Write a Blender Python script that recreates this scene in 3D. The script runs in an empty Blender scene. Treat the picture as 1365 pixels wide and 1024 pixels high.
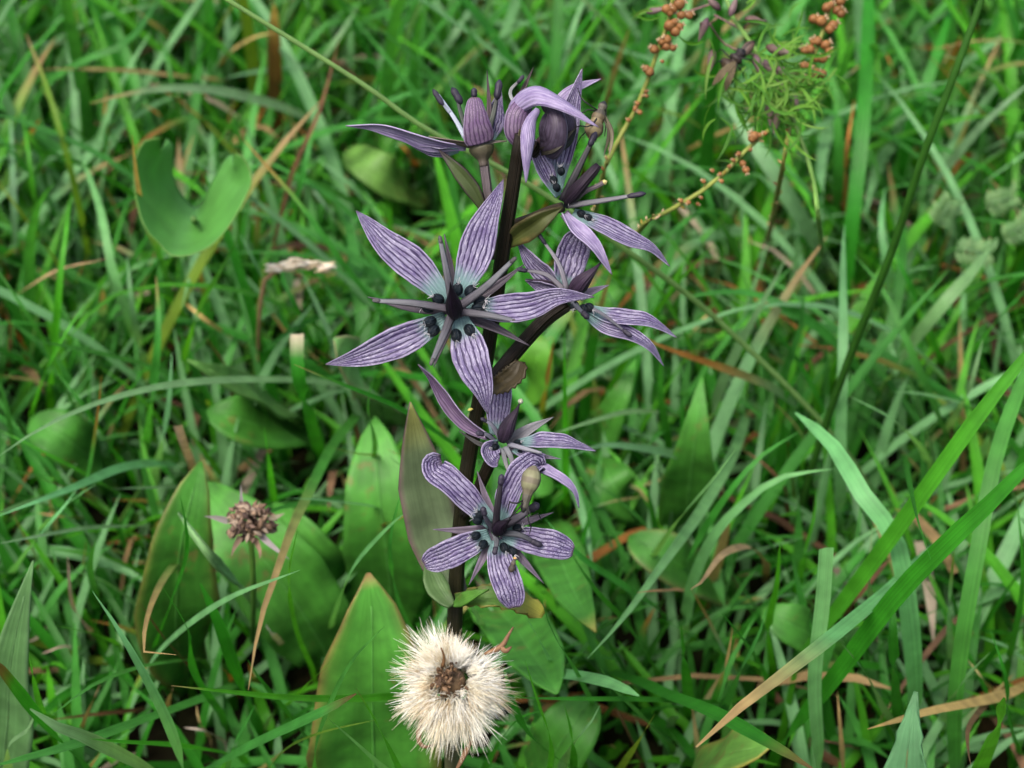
import bpy, math, random
import numpy as np
from mathutils import Vector, noise as mnoise

random.seed(7)
rng = np.random.default_rng(7)
scn = bpy.context.scene
COL = scn.collection
R = math.radians

# ------------------------------------------------------------------ camera
PITCH = R(38.0)                 # looking down into the meadow
H_CAM = 0.235                   # metres above the soil
FPX = 2567.0                    # focal length in photo pixels (photo is 1365 x 1024)
CAM = np.array([0.0, -0.17, H_CAM])
FWD = np.array([0.0, math.cos(PITCH), -math.sin(PITCH)])
RGT = np.array([1.0, 0.0, 0.0])
UPV = np.array([0.0, math.sin(PITCH), math.cos(PITCH)])
cd = bpy.data.cameras.new('camera')
cam = bpy.data.objects.new('camera', cd)
COL.objects.link(cam)
cam.location = CAM
cam.rotation_euler = (math.pi / 2 - PITCH, 0, 0)
cd.sensor_width = 36.0
cd.lens = 36.0 * FPX / 1365.0
cd.clip_start = 0.01
cd.clip_end = 300.0
cd.dof.use_dof = True
cd.dof.focus_distance = 0.214
cd.dof.aperture_fstop = 40.0
cd.dof.aperture_blades = 7
scn.camera = cam

# ------------------------------------------------------------------ light
SUN_EL, SUN_AZ = R(62), R(215)
world = bpy.data.worlds.new('World')
scn.world = world
world.use_nodes = True
wn = world.node_tree
wn.nodes.clear()
sky = wn.nodes.new('ShaderNodeTexSky')
sky.sky_type = 'NISHITA'
sky.sun_disc = False
sky.sun_elevation = SUN_EL
sky.sun_rotation = SUN_AZ
sky.air_density = 1.0
sky.dust_density = 6.0
sky.ozone_density = 0.6
bg = wn.nodes.new('ShaderNodeBackground')
bg.inputs['Strength'].default_value = 0.12
wo = wn.nodes.new('ShaderNodeOutputWorld')
wn.links.new(sky.outputs[0], bg.inputs['Color'])
wn.links.new(bg.outputs[0], wo.inputs['Surface'])
sd = bpy.data.lights.new('sun', 'SUN')
sd.energy = 1.5
sd.angle = R(20)
sd.color = (1.0, 0.96, 0.9)
sun = bpy.data.objects.new('sun', sd)
COL.objects.link(sun)
sun.rotation_euler = (math.pi / 2 - SUN_EL, 0, math.pi - SUN_AZ)
sun.location = (0, 0, 3)
scn.view_settings.view_transform = 'Standard'
scn.view_settings.look = 'None'
scn.view_settings.gamma = 1.0
scn.view_settings.exposure = 1.38
scn.view_settings.use_curve_mapping = False
scn.cycles.use_denoising = True
scn.cycles.max_bounces = 6
scn.cycles.diffuse_bounces = 4
scn.cycles.transmission_bounces = 4
scn.cycles.caustics_reflective = False
scn.cycles.caustics_refractive = False


# ------------------------------------------------------------------ places
def ray(px, py):
    return FWD + RGT * ((px - 682.5) / FPX) - UPV * ((py - 512.0) / FPX)


def at(px, py, d):
    return CAM + ray(px, py) * d


def gdepth(px, py):
    return -H_CAM / ray(px, py)[2]


def project(P):
    q = P - CAM
    d = q @ FWD
    dd = np.where(np.abs(d) < 1e-6, 1e-6, d)
    return 682.5 + FPX * (q @ RGT) / dd, 512.0 - FPX * (q @ UPV) / dd, d


def unit(v):
    return v / (np.linalg.norm(v) + 1e-12)


def spline(pts, n):
    """Catmull-Rom through pts, resampled evenly to n points."""
    P = np.array(pts, float)
    if len(P) == 2:
        return P[0] + (P[1] - P[0]) * np.linspace(0, 1, n)[:, None]
    E = np.vstack([2 * P[0] - P[1], P, 2 * P[-1] - P[-2]])
    out = []
    for i in range(1, len(E) - 2):
        t = np.linspace(0, 1, 12, endpoint=False)[:, None]
        a, b, c, d = E[i - 1], E[i], E[i + 1], E[i + 2]
        out.append(0.5 * (2 * b + (c - a) * t + (2 * a - 5 * b + 4 * c - d) * t * t + (3 * b - a - 3 * c + d) * t ** 3))
    Q = np.vstack(out + [P[-1:]])
    L = np.concatenate([[0], np.cumsum(np.linalg.norm(np.diff(Q[:, :3], axis=0), axis=1))])
    tt = np.linspace(0, L[-1], n)
    return np.stack([np.interp(tt, L, Q[:, k]) for k in range(Q.shape[1])], axis=1)


# ------------------------------------------------------------------ materials
def nodes_of(m):
    m.use_nodes = True
    t = m.node_tree
    t.nodes.clear()
    return t, (lambda k: t.nodes.new(k)), t.links.new


def foliage_material(name, rough, trans, vein_scale, vein_amt, mottle, bump=0.25, spec=0.5, sheen=0.0, ttint=(1.25, 1.2, 0.5), spots=0.0):
    m = bpy.data.materials.new(name)
    t, N, L = nodes_of(m)
    at_ = N('ShaderNodeAttribute'); at_.attribute_name = 'Col'
    uv = N('ShaderNodeUVMap'); uv.uv_map = 'UVMap'
    mp = N('ShaderNodeMapping'); mp.inputs['Scale'].default_value = (vein_scale, 0.7, 1)
    L(uv.outputs[0], mp.inputs[0])
    n1 = N('ShaderNodeTexNoise'); n1.inputs['Scale'].default_value = 1.0; n1.inputs['Detail'].default_value = 2
    L(mp.outputs[0], n1.inputs['Vector'])
    geo = N('ShaderNodeNewGeometry')
    n2 = N('ShaderNodeTexNoise'); n2.inputs['Scale'].default_value = 260.0; n2.inputs['Detail'].default_value = 4
    L(geo.outputs['Position'], n2.inputs['Vector'])
    def ramp(src, lo, hi):
        r = N('ShaderNodeMapRange'); r.inputs['From Min'].default_value = 0.3; r.inputs['From Max'].default_value = 0.7
        r.inputs['To Min'].default_value = lo; r.inputs['To Max'].default_value = hi
        L(src, r.inputs['Value']); return r.outputs[0]
    m1 = N('ShaderNodeMath'); m1.operation = 'MULTIPLY'
    L(ramp(n1.outputs['Fac'], 1 - vein_amt, 1 + vein_amt), m1.inputs[0])
    L(ramp(n2.outputs['Fac'], 1 - mottle, 1 + mottle), m1.inputs[1])
    mul = N('ShaderNodeVectorMath'); mul.operation = 'SCALE'
    L(at_.outputs['Color'], mul.inputs[0]); L(m1.outputs[0], mul.inputs['Scale'])
    if spots:
        n3 = N('ShaderNodeTexNoise'); n3.inputs['Scale'].default_value = 420.0; n3.inputs['Detail'].default_value = 3
        L(geo.outputs['Position'], n3.inputs['Vector'])
        n4 = N('ShaderNodeTexNoise'); n4.inputs['Scale'].default_value = 70.0; n4.inputs['Detail'].default_value = 2
        L(geo.outputs['Position'], n4.inputs['Vector'])
        mm = N('ShaderNodeMath'); mm.operation = 'MULTIPLY'; L(n3.outputs['Fac'], mm.inputs[0]); L(n4.outputs['Fac'], mm.inputs[1])
        rr = N('ShaderNodeMapRange'); rr.inputs['From Min'].default_value = 0.335; rr.inputs['From Max'].default_value = 0.40; rr.inputs['To Max'].default_value = spots
        L(mm.outputs[0], rr.inputs['Value'])
        sm = N('ShaderNodeMix'); sm.data_type = 'RGBA'; sm.inputs['B'].default_value = (0.16, 0.11, 0.035, 1)
        L(rr.outputs[0], sm.inputs['Factor']); L(mul.outputs[0], sm.inputs['A'])
        class _O: outputs = [sm.outputs['Result']]
        mul = _O
    p = N('ShaderNodeBsdfPrincipled')
    p.inputs['Roughness'].default_value = rough
    p.inputs['Specular IOR Level'].default_value = spec
    p.inputs['Sheen Weight'].default_value = sheen
    L(mul.outputs[0], p.inputs['Base Color'])
    bp = N('ShaderNodeBump'); bp.inputs['Strength'].default_value = bump; bp.inputs['Distance'].default_value = 0.0004
    L(m1.outputs[0], bp.inputs['Height']); L(bp.outputs[0], p.inputs['Normal'])
    out = N('ShaderNodeOutputMaterial')
    if trans > 0:
        tr = N('ShaderNodeBsdfTranslucent')
        hs = N('ShaderNodeMix'); hs.data_type = 'RGBA'; hs.blend_type = 'MULTIPLY'; hs.inputs['Factor'].default_value = 1.0
        hs.inputs['B'].default_value = (*ttint, 1)
        L(mul.outputs[0], hs.inputs['A']); L(hs.outputs['Result'], tr.inputs['Color'])
        mx = N('ShaderNodeMixShader'); mx.inputs[0].default_value = trans
        L(p.outputs[0], mx.inputs[1]); L(tr.outputs[0], mx.inputs[2]); L(mx.outputs[0], out.inputs[0])
    else:
        L(p.outputs[0], out.inputs[0])
    return m


M_GRASS = foliage_material('grass_blade_material', 0.42, 0.42, 13.0, 0.26, 0.20, 0.35, 0.28, 0.0, (1.25, 1.25, 0.5))
M_LEAF = foliage_material('broad_leaf_material', 0.55, 0.30, 11.0, 0.13, 0.30, 0.35, 0.35, 0.0, (1.2, 1.2, 0.6), .5)
M_SMOOTH = foliage_material('smooth_leaf_material', 0.5, 0.30, 4.0, 0.06, 0.12, 0.15, 0.45, 0.0, (1.2, 1.2, 0.6))
M_FUZZ = foliage_material('downy_leaf_material', 0.62, 0.15, 12.0, 0.12, 0.2, 0.6, 0.35, 0.0)
M_TISSUE = foliage_material('plant_tissue_material', 0.55, 0.0, 5.0, 0.2, 0.3, 0.5, 0.25)
M_DRY = foliage_material('dry_straw_material', 0.75, 0.15, 10.0, 0.3, 0.3, 0.4, 0.2)
M_HAIR = foliage_material('pappus_material', 0.6, 0.4, 1.0, 0.03, 0.06, 0.0, 0.3, 0.0, (1, 1, 1))
M_DARK = foliage_material('dark_glossy_material', 0.5, 0.0, 14.0, 0.4, 0.3, 0.7, 0.16)


def petal_material(name='striped_petal_material', amt=0.96, lightA=(0.112, 0.086, 0.188), lightB=(0.225, 0.205, 0.305), darkc=(0.021, 0.0105, 0.052), brkamt=0.62, brky=15, base_amt=.9, fleck=.6, bumps=.5):
    m = bpy.data.materials.new(name)
    t, N, L = nodes_of(m)
    uv = N('ShaderNodeUVMap'); uv.uv_map = 'UVMap'
    oi = N('ShaderNodeObjectInfo')
    sep = N('ShaderNodeSeparateXYZ'); L(uv.outputs[0], sep.inputs[0])
    def math_(op, a, b=None, c=None):
        x = N('ShaderNodeMath'); x.operation = op
        for i, v in enumerate((a, b, c)):
            if v is None: continue
            if isinstance(v, (int, float)): x.inputs[i].default_value = v
            else: L(v, x.inputs[i])
        return x.outputs[0]
    def noise(sx, sy, detail=2, rough=0.5):
        mp = N('ShaderNodeMapping'); mp.inputs['Scale'].default_value = (sx, sy, 1)
        cb = N('ShaderNodeCombineXYZ'); L(math_('MULTIPLY', oi.outputs['Random'], 37.0), cb.inputs[0]); L(math_('MULTIPLY', oi.outputs['Random'], 91.0), cb.inputs[1])
        L(cb.outputs[0], mp.inputs['Location']); L(uv.outputs[0], mp.inputs[0])
        n = N('ShaderNodeTexNoise'); n.inputs['Scale'].default_value = 1.0; n.inputs['Detail'].default_value = detail
        n.inputs['Roughness'].default_value = rough
        L(mp.outputs[0], n.inputs['Vector']); return n.outputs['Fac']
    def rng_(v, a, b, lo=0.0, hi=1.0):
        r = N('ShaderNodeMapRange'); r.interpolation_type = 'SMOOTHSTEP'
        for k, x in zip(('From Min', 'From Max', 'To Min', 'To Max'), (a, b, lo, hi)): r.inputs[k].default_value = x
        L(v, r.inputs['Value']); return r.outputs[0]
    def mix(f, a, b):
        x = N('ShaderNodeMix'); x.data_type = 'RGBA'
        if isinstance(f, (int, float)): x.inputs['Factor'].default_value = f
        else: L(f, x.inputs['Factor'])
        for k, v in (('A', a), ('B', b)):
            if isinstance(v, tuple): x.inputs[k].default_value = (*v, 1)
            else: L(v, x.inputs[k])
        return x.outputs['Result']
    u, v = sep.outputs[0], sep.outputs[1]
    wob = math_('MULTIPLY', math_('SUBTRACT', noise(3, 4, 2), 0.5), 0.16)
    x = math_('MULTIPLY', math_('ADD', u, wob), math_('ADD', math_('MULTIPLY', oi.outputs['Random'], 1.6), 6.2))
    fr = math_('ABSOLUTE', math_('SUBTRACT', math_('FRACT', x), 0.5))       # 0 on the vein, .5 between
    brk = noise(15, brky, 3, 0.65)
    fr2 = math_('ADD', fr, math_('MULTIPLY', math_('SUBTRACT', brk, 0.5), brkamt))
    stripe = rng_(fr2, 0.235, 0.10)
    speck = math_('MULTIPLY', rng_(noise(22, 50, 1), 0.52, 0.60), rng_(v, 0.40, 0.85, 0.15, 0.9))
    dark = math_('MAXIMUM', stripe, speck)
    tone = noise(4, 6, 3)
    light = mix(rng_(tone, 0.3, 0.7), lightA, lightB)
    light = mix(rng_(noise(24, 12, 2), 0.54, 0.68, 0, fleck), light, (0.46, 0.44, 0.54))
    c = mix(math_('MULTIPLY', dark, amt), light, darkc)
    edge = rng_(math_('ABSOLUTE', math_('SUBTRACT', u, 0.5)), 0.46, 0.495, 0, 0.5)
    c = mix(edge, c, (0.34, 0.30, 0.43))
    c = mix(rng_(math_('ADD', v, math_('MULTIPLY', math_('SUBTRACT', tone, .5), .12)), 0.955, 1.0, 0, .55), c, (0.10, 0.06, 0.05))
    base = rng_(math_('ADD', v, math_('MULTIPLY', math_('SUBTRACT', brk, .5), .15)), 0.27, 0.12)
    c = mix(math_('MULTIPLY', base, base_amt), c, (0.125, 0.225, 0.22))
    p = N('ShaderNodeBsdfPrincipled'); p.inputs['Roughness'].default_value = 0.55
    p.inputs['Specular IOR Level'].default_value = 0.35
    L(c, p.inputs['Base Color'])
    bp = N('ShaderNodeBump'); bp.inputs['Strength'].default_value = bumps; bp.inputs['Distance'].default_value = 0.0003
    L(math_('ADD', fr, math_('MULTIPLY', brk, 0.12)), bp.inputs['Height']); L(bp.outputs[0], p.inputs['Normal'])
    tr = N('ShaderNodeBsdfTranslucent'); L(c, tr.inputs['Color'])
    mx = N('ShaderNodeMixShader'); mx.inputs[0].default_value = 0.22
    L(p.outputs[0], mx.inputs[1]); L(tr.outputs[0], mx.inputs[2])
    out = N('ShaderNodeOutputMaterial'); L(mx.outputs[0], out.inputs[0])
    return m


M_PETAL = petal_material()
M_LILAC = petal_material('smooth_lilac_petal_material', .25, (0.175, 0.135, 0.26), (0.30, 0.255, 0.39), (0.09, 0.055, 0.16), base_amt=0, fleck=.15)
M_DUSKY = petal_material('dusky_petal_back_material', .7, (0.120, 0.070, 0.150), (0.165, 0.118, 0.185), (0.024, 0.011, 0.034), base_amt=0, fleck=.05, brkamt=.5, bumps=.12, brky=4)
M_BUD = petal_material('dark_bud_material', .4, (0.028, 0.018, 0.034), (0.06, 0.045, 0.075), (0.010, 0.006, 0.012), base_amt=0, fleck=.05, brkamt=.5, bumps=.1, brky=4)


def soil_material():
    m = bpy.data.materials.new('soil_material')
    t, N, L = nodes_of(m)
    geo = N('ShaderNodeNewGeometry')
    n = N('ShaderNodeTexNoise'); n.inputs['Scale'].default_value = 60; n.inputs['Detail'].default_value = 8
    L(geo.outputs['Position'], n.inputs['Vector'])
    cr = N('ShaderNodeValToRGB')
    e = cr.color_ramp.elements
    e[0].position = 0.35; e[0].color = (0.005, 0.0035, 0.002, 1)
    e[1].position = 0.7; e[1].color = (0.022, 0.013, 0.006, 1)
    x = e.new(0.55); x.color = (0.008, 0.010, 0.003, 1)
    L(n.outputs['Fac'], cr.inputs[0])
    p = N('ShaderNodeBsdfPrincipled'); p.inputs['Roughness'].default_value = 0.95; p.inputs['Specular IOR Level'].default_value = 0.05
    L(cr.outputs[0], p.inputs['Base Color'])
    bp = N('ShaderNodeBump'); bp.inputs['Strength'].default_value = 0.9; bp.inputs['Distance'].default_value = 0.004
    L(n.outputs['Fac'], bp.inputs['Height']); L(bp.outputs[0], p.inputs['Normal'])
    out = N('ShaderNodeOutputMaterial'); L(p.outputs[0], out.inputs[0])
    return m


# ------------------------------------------------------------------ object helpers
ORIGIN = {}


def empty(name, loc, parent=None):
    o = bpy.data.objects.new(name, None)
    o.empty_display_size = 0.005
    COL.objects.link(o)
    loc = np.array(loc, float)
    ORIGIN[o] = loc
    if parent is not None:
        o.parent = parent
        o.location = loc - ORIGIN[parent]
    else:
        o.location = loc
    return o


def tag(o, label=None, cat=None, group=None, kind=None):
    if label: o['label'] = label
    if cat: o['category'] = cat
    if group: o['group'] = group
    if kind: o['kind'] = kind
    return o


def make_mesh(name, V, Fq, mat, uv=None, col=None, smooth=True):
    me = bpy.data.meshes.new(name)
    V = np.asarray(V, np.float32)
    nv = len(V)
    Fq = np.asarray(Fq, np.int32)
    nf, k = Fq.shape
    me.vertices.add(nv)
    me.vertices.foreach_set('co', V.ravel())
    me.loops.add(nf * k)
    me.loops.foreach_set('vertex_index', Fq.ravel())
    me.polygons.add(nf)
    me.polygons.foreach_set('loop_start', np.arange(0, nf * k, k, dtype=np.int32))
    me.update(calc_edges=True)
    if smooth:
        me.polygons.foreach_set('use_smooth', np.ones(nf, bool))
    if uv is not None:
        l = me.uv_layers.new(name='UVMap')
        l.data.foreach_set('uv', np.asarray(uv, np.float32)[Fq.ravel()].ravel())
    if col is not None:
        a = me.color_attributes.new('Col', 'FLOAT_COLOR', 'POINT')
        c = np.ones((nv, 4), np.float32)
        c[:, :3] = col
        a.data.foreach_set('color', c.ravel())
    me.materials.append(mat)
    return me


def add(name, geo, mat, parent=None, solid=0.0):
    """geo = (V, F, UV, C) in world coordinates -> one mesh object."""
    V, Fq, uv, c = geo
    org = np.array(V[0], float)
    me = make_mesh(name, V - org, Fq, mat, uv, c)
    o = bpy.data.objects.new(name, me)
    COL.objects.link(o)
    ORIGIN[o] = org
    if parent is not None:
        o.parent = parent
        o.location = org - ORIGIN[parent]
    else:
        o.location = org
    if solid:
        md = o.modifiers.new('thickness', 'SOLIDIFY')
        md.thickness = solid
        md.offset = 0
    return o


def join(*geos):
    Vs, Fs, Us, Cs, k = [], [], [], [], 0
    for V, F, U, C in geos:
        Vs.append(V); Fs.append(np.asarray(F) + k); Us.append(U); Cs.append(C); k += len(V)
    return np.vstack(Vs), np.vstack(Fs), np.vstack(Us), np.vstack(Cs)


def grid_faces(n, m, wrap=False):
    i = np.arange(n - 1)[:, None]
    j = np.arange(m if wrap else m - 1)[None, :]
    j2 = (j + 1) % m
    return np.stack([i * m + j, i * m + j2, (i + 1) * m + j2, (i + 1) * m + j], -1).reshape(-1, 4)


def frames(P):
    T = np.gradient(P, axis=0)
    return T / (np.linalg.norm(T, axis=1, keepdims=True) + 1e-12)


PROF = {
    'point': ([0, .12, .28, .42, .58, .72, .84, .93, 1], [.40, .62, .93, 1, .86, .60, .36, .17, .02]),
    'bell': ([0, .12, .35, .6, .82, .95, 1], [.85, 1, .92, .75, .58, .45, .25]),
    'blunt': ([0, .15, .4, .66, .85, .94, 1], [.5, .7, .95, 1, .86, .66, .36]),
    'blade': ([0, .1, .35, .7, .9, 1], [.7, .85, 1, .8, .4, .03]),
    'strap': ([0, .1, .5, .85, .97, 1], [.85, .95, 1, .9, .5, .1]),
    'cut': ([0, .5, 1], [.9, 1, .95]),
    'ovate': ([0, .08, .3, .55, .8, .93, 1], [.25, .5, .92, 1, .72, .35, .03]),
    'round': ([0, .1, .35, .65, .88, .96, 1], [.3, .6, .95, 1, .78, .45, .05]),
    'lance': ([0, .1, .35, .6, .85, 1], [.35, .55, .95, .9, .4, .02]),
    'sepal': ([0, .2, .6, 1], [.9, 1, .6, .03]),
}


def ribbon(path, width, n=18, m=5, prof='blade', normal=None, roll=0.0, twist=0.0, fold=0.0, cup=0.0, wave=0.0,
           colour=(0.05, 0.2, 0.03), tipcol=None, tipfrom=0.85, edgecol=None, jag=0.0, seed=0, ripple=0.0, up=0.0):
    """A thin strip along path; the surface faces `normal` (default: towards the camera and up)."""
    P = spline(path, n)[:, :3]
    T = frames(P)
    t = np.linspace(0, 1, n)
    W = np.interp(t, *PROF[prof]) * width
    r_ = np.random.default_rng(seed)
    if normal is None:
        nn = CAM - P
        nn = nn / np.linalg.norm(nn, axis=1, keepdims=True) + np.array([0, 0, up])
    else:
        nn = np.broadcast_to(np.array(normal, float), P.shape).copy()
    S = np.cross(T, nn)
    S /= np.linalg.norm(S, axis=1, keepdims=True) + 1e-12
    Nn = np.cross(S, T)
    a = R(roll) + R(twist) * t
    S2 = S * np.cos(a)[:, None] + Nn * np.sin(a)[:, None]
    N2 = -S * np.sin(a)[:, None] + Nn * np.cos(a)[:, None]
    u = np.linspace(0, 1, m)
    x = 2 * u - 1
    ww = W[:, None] * np.ones((1, m)) * 0.5
    if jag:
        ph = (np.arange(n) * jag) % 1.0
        ww *= (1 - 0.36 * ph[:, None] * (np.abs(x)[None, :] > .8))
    off = ww * x[None, :]
    lift = fold * W[:, None] * (np.abs(x)[None, :]) + cup * W[:, None] * (x[None, :] ** 2)
    if wave:
        k1, k2 = r_.uniform(1.5, 3.5, 2)
        lift = lift + wave * W[:, None] * (x[None, :]) * np.sin(2 * math.pi * (k1 * t[:, None] + r_.random())) \
            + 0.5 * wave * W[:, None] * np.sin(2 * math.pi * (k2 * t[:, None] + r_.random()))
    if ripple:
        lift = lift + ripple * W[:, None] * np.cos(np.pi * 2 * u[None, :] * 4)
    V = P[:, None, :] + S2[:, None, :] * off[..., None] + N2[:, None, :] * lift[..., None]
    C = np.ones((n, m, 3)) * np.array(colour)
    if tipcol is not None:
        f = np.clip((t - tipfrom) / (1.0 - tipfrom) * 1.6, 0, 1)[:, None, None]
        C = C * (1 - f) + np.array(tipcol) * f
    if edgecol is not None:
        f = (np.clip((np.abs(x) - .72) / .28, 0, 1) ** 1.3)[None, :, None]
        C = C * (1 - f) + np.array(edgecol) * f
    U = np.stack(np.meshgrid(t, u, indexing='ij'), -1)[..., ::-1]
    return V.reshape(-1, 3), grid_faces(n, m), U.reshape(-1, 2), C.reshape(-1, 3)


def tube(path, radii, n=12, k=8, colour=(0.1, 0.1, 0.1), colour2=None, flat=1.0, bands=None):
    P = spline(path, n)[:, :3]
    T = frames(P)
    t = np.linspace(0, 1, n)
    radii = np.asarray(radii, float)
    rr = np.interp(t, np.linspace(0, 1, len(radii)), radii)
    ref = np.array([0.31, -0.52, 0.79])
    A = np.cross(T, ref); A /= np.linalg.norm(A, axis=1, keepdims=True) + 1e-12
    B = np.cross(T, A)
    th = np.linspace(0, 2 * math.pi, k, endpoint=False)
    V = P[:, None, :] + rr[:, None, None] * (A[:, None, :] * np.cos(th)[None, :, None] + flat * B[:, None, :] * np.sin(th)[None, :, None])
    C = np.ones((n, k, 3)) * np.array(colour)
    if colour2 is not None:
        C = C * (1 - t)[:, None, None] + np.array(colour2) * t[:, None, None]
    if bands is not None:
        f = (np.sin(t * math.pi * 2 * bands[0]) > 0.2)[:, None, None]
        C = np.where(f, np.array(bands[1]), C)
    U = np.stack(np.meshgrid(t, np.linspace(0, 1, k), indexing='ij'), -1)[..., ::-1]
    V = V.reshape(-1, 3)
    # close the two ends with a point each (quads degenerate to fans through doubled centre)
    F = grid_faces(n, k, True)
    c0, c1 = len(V), len(V) + 1
    V = np.vstack([V, P[:1], P[-1:]])
    j = np.arange(0, k, 2)
    f0 = np.stack([(j + 2) % k, (j + 1) % k, j, np.full_like(j, c0)], -1)
    b = (n - 1) * k
    f1 = np.stack([b + j, b + (j + 1) % k, b + (j + 2) % k, np.full_like(j, c1)], -1)
    F = np.vstack([F, f0, f1])
    U = np.vstack([U.reshape(-1, 2), [[.5, 0], [.5, 1]]])
    C = np.vstack([C.reshape(-1, 3), C[0, :1], C[-1, :1]])
    return V, F, U, C


def blob(c, axis, length, width, k=10, n=9, colour=(.1, .1, .1), colour2=None, shape=None, bands=None):
    a = unit(np.array(axis, float)) * length / 2
    r = shape or [0.05, .55, .85, 1, .95, .75, .45, .05]
    return tube([c - a, c, c + a], np.array(r) * width / 2, n, k, colour, colour2, bands=bands)


# ------------------------------------------------------------------ traced-feature depth map (keeps filler grass from burying them)
GW, GH = 342, 257
ZB = np.full((GH, GW), 9.0)
ZS = np.full((GH, GW), 9.0)
ZL = np.full((GH, GW), 9.0)


def note(V, pad=0, ZB=ZB):
    x, y, d = project(np.asarray(V))
    i = (x / 4).astype(int); j = (y / 4).astype(int)
    for dx in range(-pad, pad + 1):
        for dy in range(-pad, pad + 1):
            ok = (i + dx >= 0) & (i + dx < GW) & (j + dy >= 0) & (j + dy < GH) & (d > 0)
            np.minimum.at(ZB, (j[ok] + dy, i[ok] + dx), d[ok])


# ================================================================== the ground
def build_ground():
    n = 161
    s = np.linspace(-1, 1, n)
    g = np.sign(s) * (0.9 * np.abs(s) + 60 * np.abs(s) ** 9)
    X, Y = np.meshgrid(g, g + 0.15, indexing='ij')
    Z = np.zeros_like(X)
    for i in range(n):
        for j in range(n):
            Z[i, j] = -0.004 + 0.004 * mnoise.noise(Vector((X[i, j] * 22, Y[i, j] * 22, 0))) if abs(X[i, j]) < 3 and abs(Y[i, j]) < 3 else -0.004
    V = np.stack([X, Y, Z], -1).reshape(-1, 3)
    o = bpy.data.objects.new('ground', make_mesh('ground', V, grid_faces(n, n), soil_material()))
    COL.objects.link(o)
    tag(o, kind='structure')


build_ground()

# ================================================================== the flowering plant
FD = 0.214


def P2(pts, d0=FD):
    """[(px, py, mm nearer(-)/farther(+))...] -> world points around depth d0."""
    return [at(p[0], p[1], d0 + (p[2] if len(p) > 2 else 0) * 1e-3) for p in pts]


def PX(w, d=FD):
    return w * d / FPX


STEM_C = (0.007, 0.0048, 0.0028)
STEM_G = (0.016, 0.017, 0.006)
SEPAL_C = (0.040, 0.033, 0.043)
OVARY_C = (0.006, 0.003, 0.008)
ANTH_C = (0.012, 0.010, 0.018)
FILA_C = (0.10, 0.095, 0.13)


def stem_d(y):
    return 0.2195 + 0.42 * (y - 430) / 11670.0


base_pt = at(590, 1240, gdepth(590, 1240))
plant = empty('flowering_plant', base_pt)
tag(plant, 'dark stemmed wildflower with violet striped star flowers rising out of the grass', 'wildflower')
stem_px = [(603, 1000), (604, 900), (606, 830), (611, 730), (622, 630), (640, 530), (654, 440), (664, 380), (674, 310), (683, 255), (691, 200), (695, 180)]
spts = [base_pt - np.array([0, 0, .004]), at(598, 1110, 0.262)] + [at(x, y, stem_d(y)) for x, y in stem_px]
add('stem', tube(spts, [PX(15), PX(14), PX(13), PX(12), PX(11.5), PX(11), PX(10.5), PX(9)], 60, 12, STEM_G, STEM_C), M_DARK, plant)


def stalk(pts, w0, w1, c=STEM_C, d0=FD):
    return add('flower_stalk', tube(P2(pts, d0), [PX(w0) / 2, PX(w1) / 2], 16, 10, c), M_DARK, plant)


def flower(cx, cy, dmm, label=None):
    e = empty('flower', at(cx, cy, FD + dmm * 1e-3), plant)
    e['d'] = FD + dmm * 1e-3
    if label: e['label'] = label
    return e


SEED = [0]


def petal(fl, pts, w, prof='point', roll=0, twist=0, cup=0.06, wave=0.03, nrm=None, mat=None):
    SEED[0] += 1
    d = ORIGIN_D[fl]
    wr = PX(w, d) / max(0.25, math.cos(R(abs(roll))))
    return add('petal', ribbon(P2(pts, d), wr, 30, 13, prof, nrm, roll, twist, 0, cup, wave, colour=(.4, .3, .5), seed=SEED[0], ripple=0.004 if mat is None else 0.0), mat or M_PETAL, fl, 0.00014)


def sepal(fl, pts, w, c=SEPAL_C, roll=0, fold=0.18, prof='sepal'):
    d = ORIGIN_D[fl]
    return add('sepal', ribbon(P2(pts, d), PX(w, d), 14, 5, prof, None, roll, 15, fold, 0, 0, c, edgecol=tuple(1.5 * x for x in c)), M_TISSUE, fl, 0.00012)


def stamen(fl, pts, w=6, c=FILA_C, c2=None, al=24, aw=9, adir=None, ac=ANTH_C):
    """filament along pts, anther at its end."""
    d = ORIGIN_D[fl]
    P = P2(pts, d)
    g = tube(P, [PX(w * 0.62, d), PX(w * .5, d), PX(w * .3, d)], 12, 6, c, c2, flat=0.4)
    parts = [g]
    if al:
        ax = P[-1] - P[-2] if adir is None else (RGT * adir[0] - UPV * adir[1])
        parts.append(blob(P[-1], ax, PX(al, d), PX(aw, d), 8, 8, ac, tuple(1.8 * q for q in ac), [.25, .8, 1, .9, .95, 1, .8, .25]))
    return add('stamen', join(*parts), M_TISSUE, fl)


def ovary(fl, pts, w, c=OVARY_C, tip=None, shape=(.5, .95, 1, .8, .5, .2, .05)):
    d = ORIGIN_D[fl]
    P = P2(pts, d)
    parts = [tube(P, np.array(shape) * PX(w, d) / 2, 16, 10, c)]
    if tip:
        parts.append(blob(P[-1], P[-1] - P[-2], PX(8, d), PX(8, d), 8, 7, tip))
    return add('ovary', join(*parts), M_DARK, fl)


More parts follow.
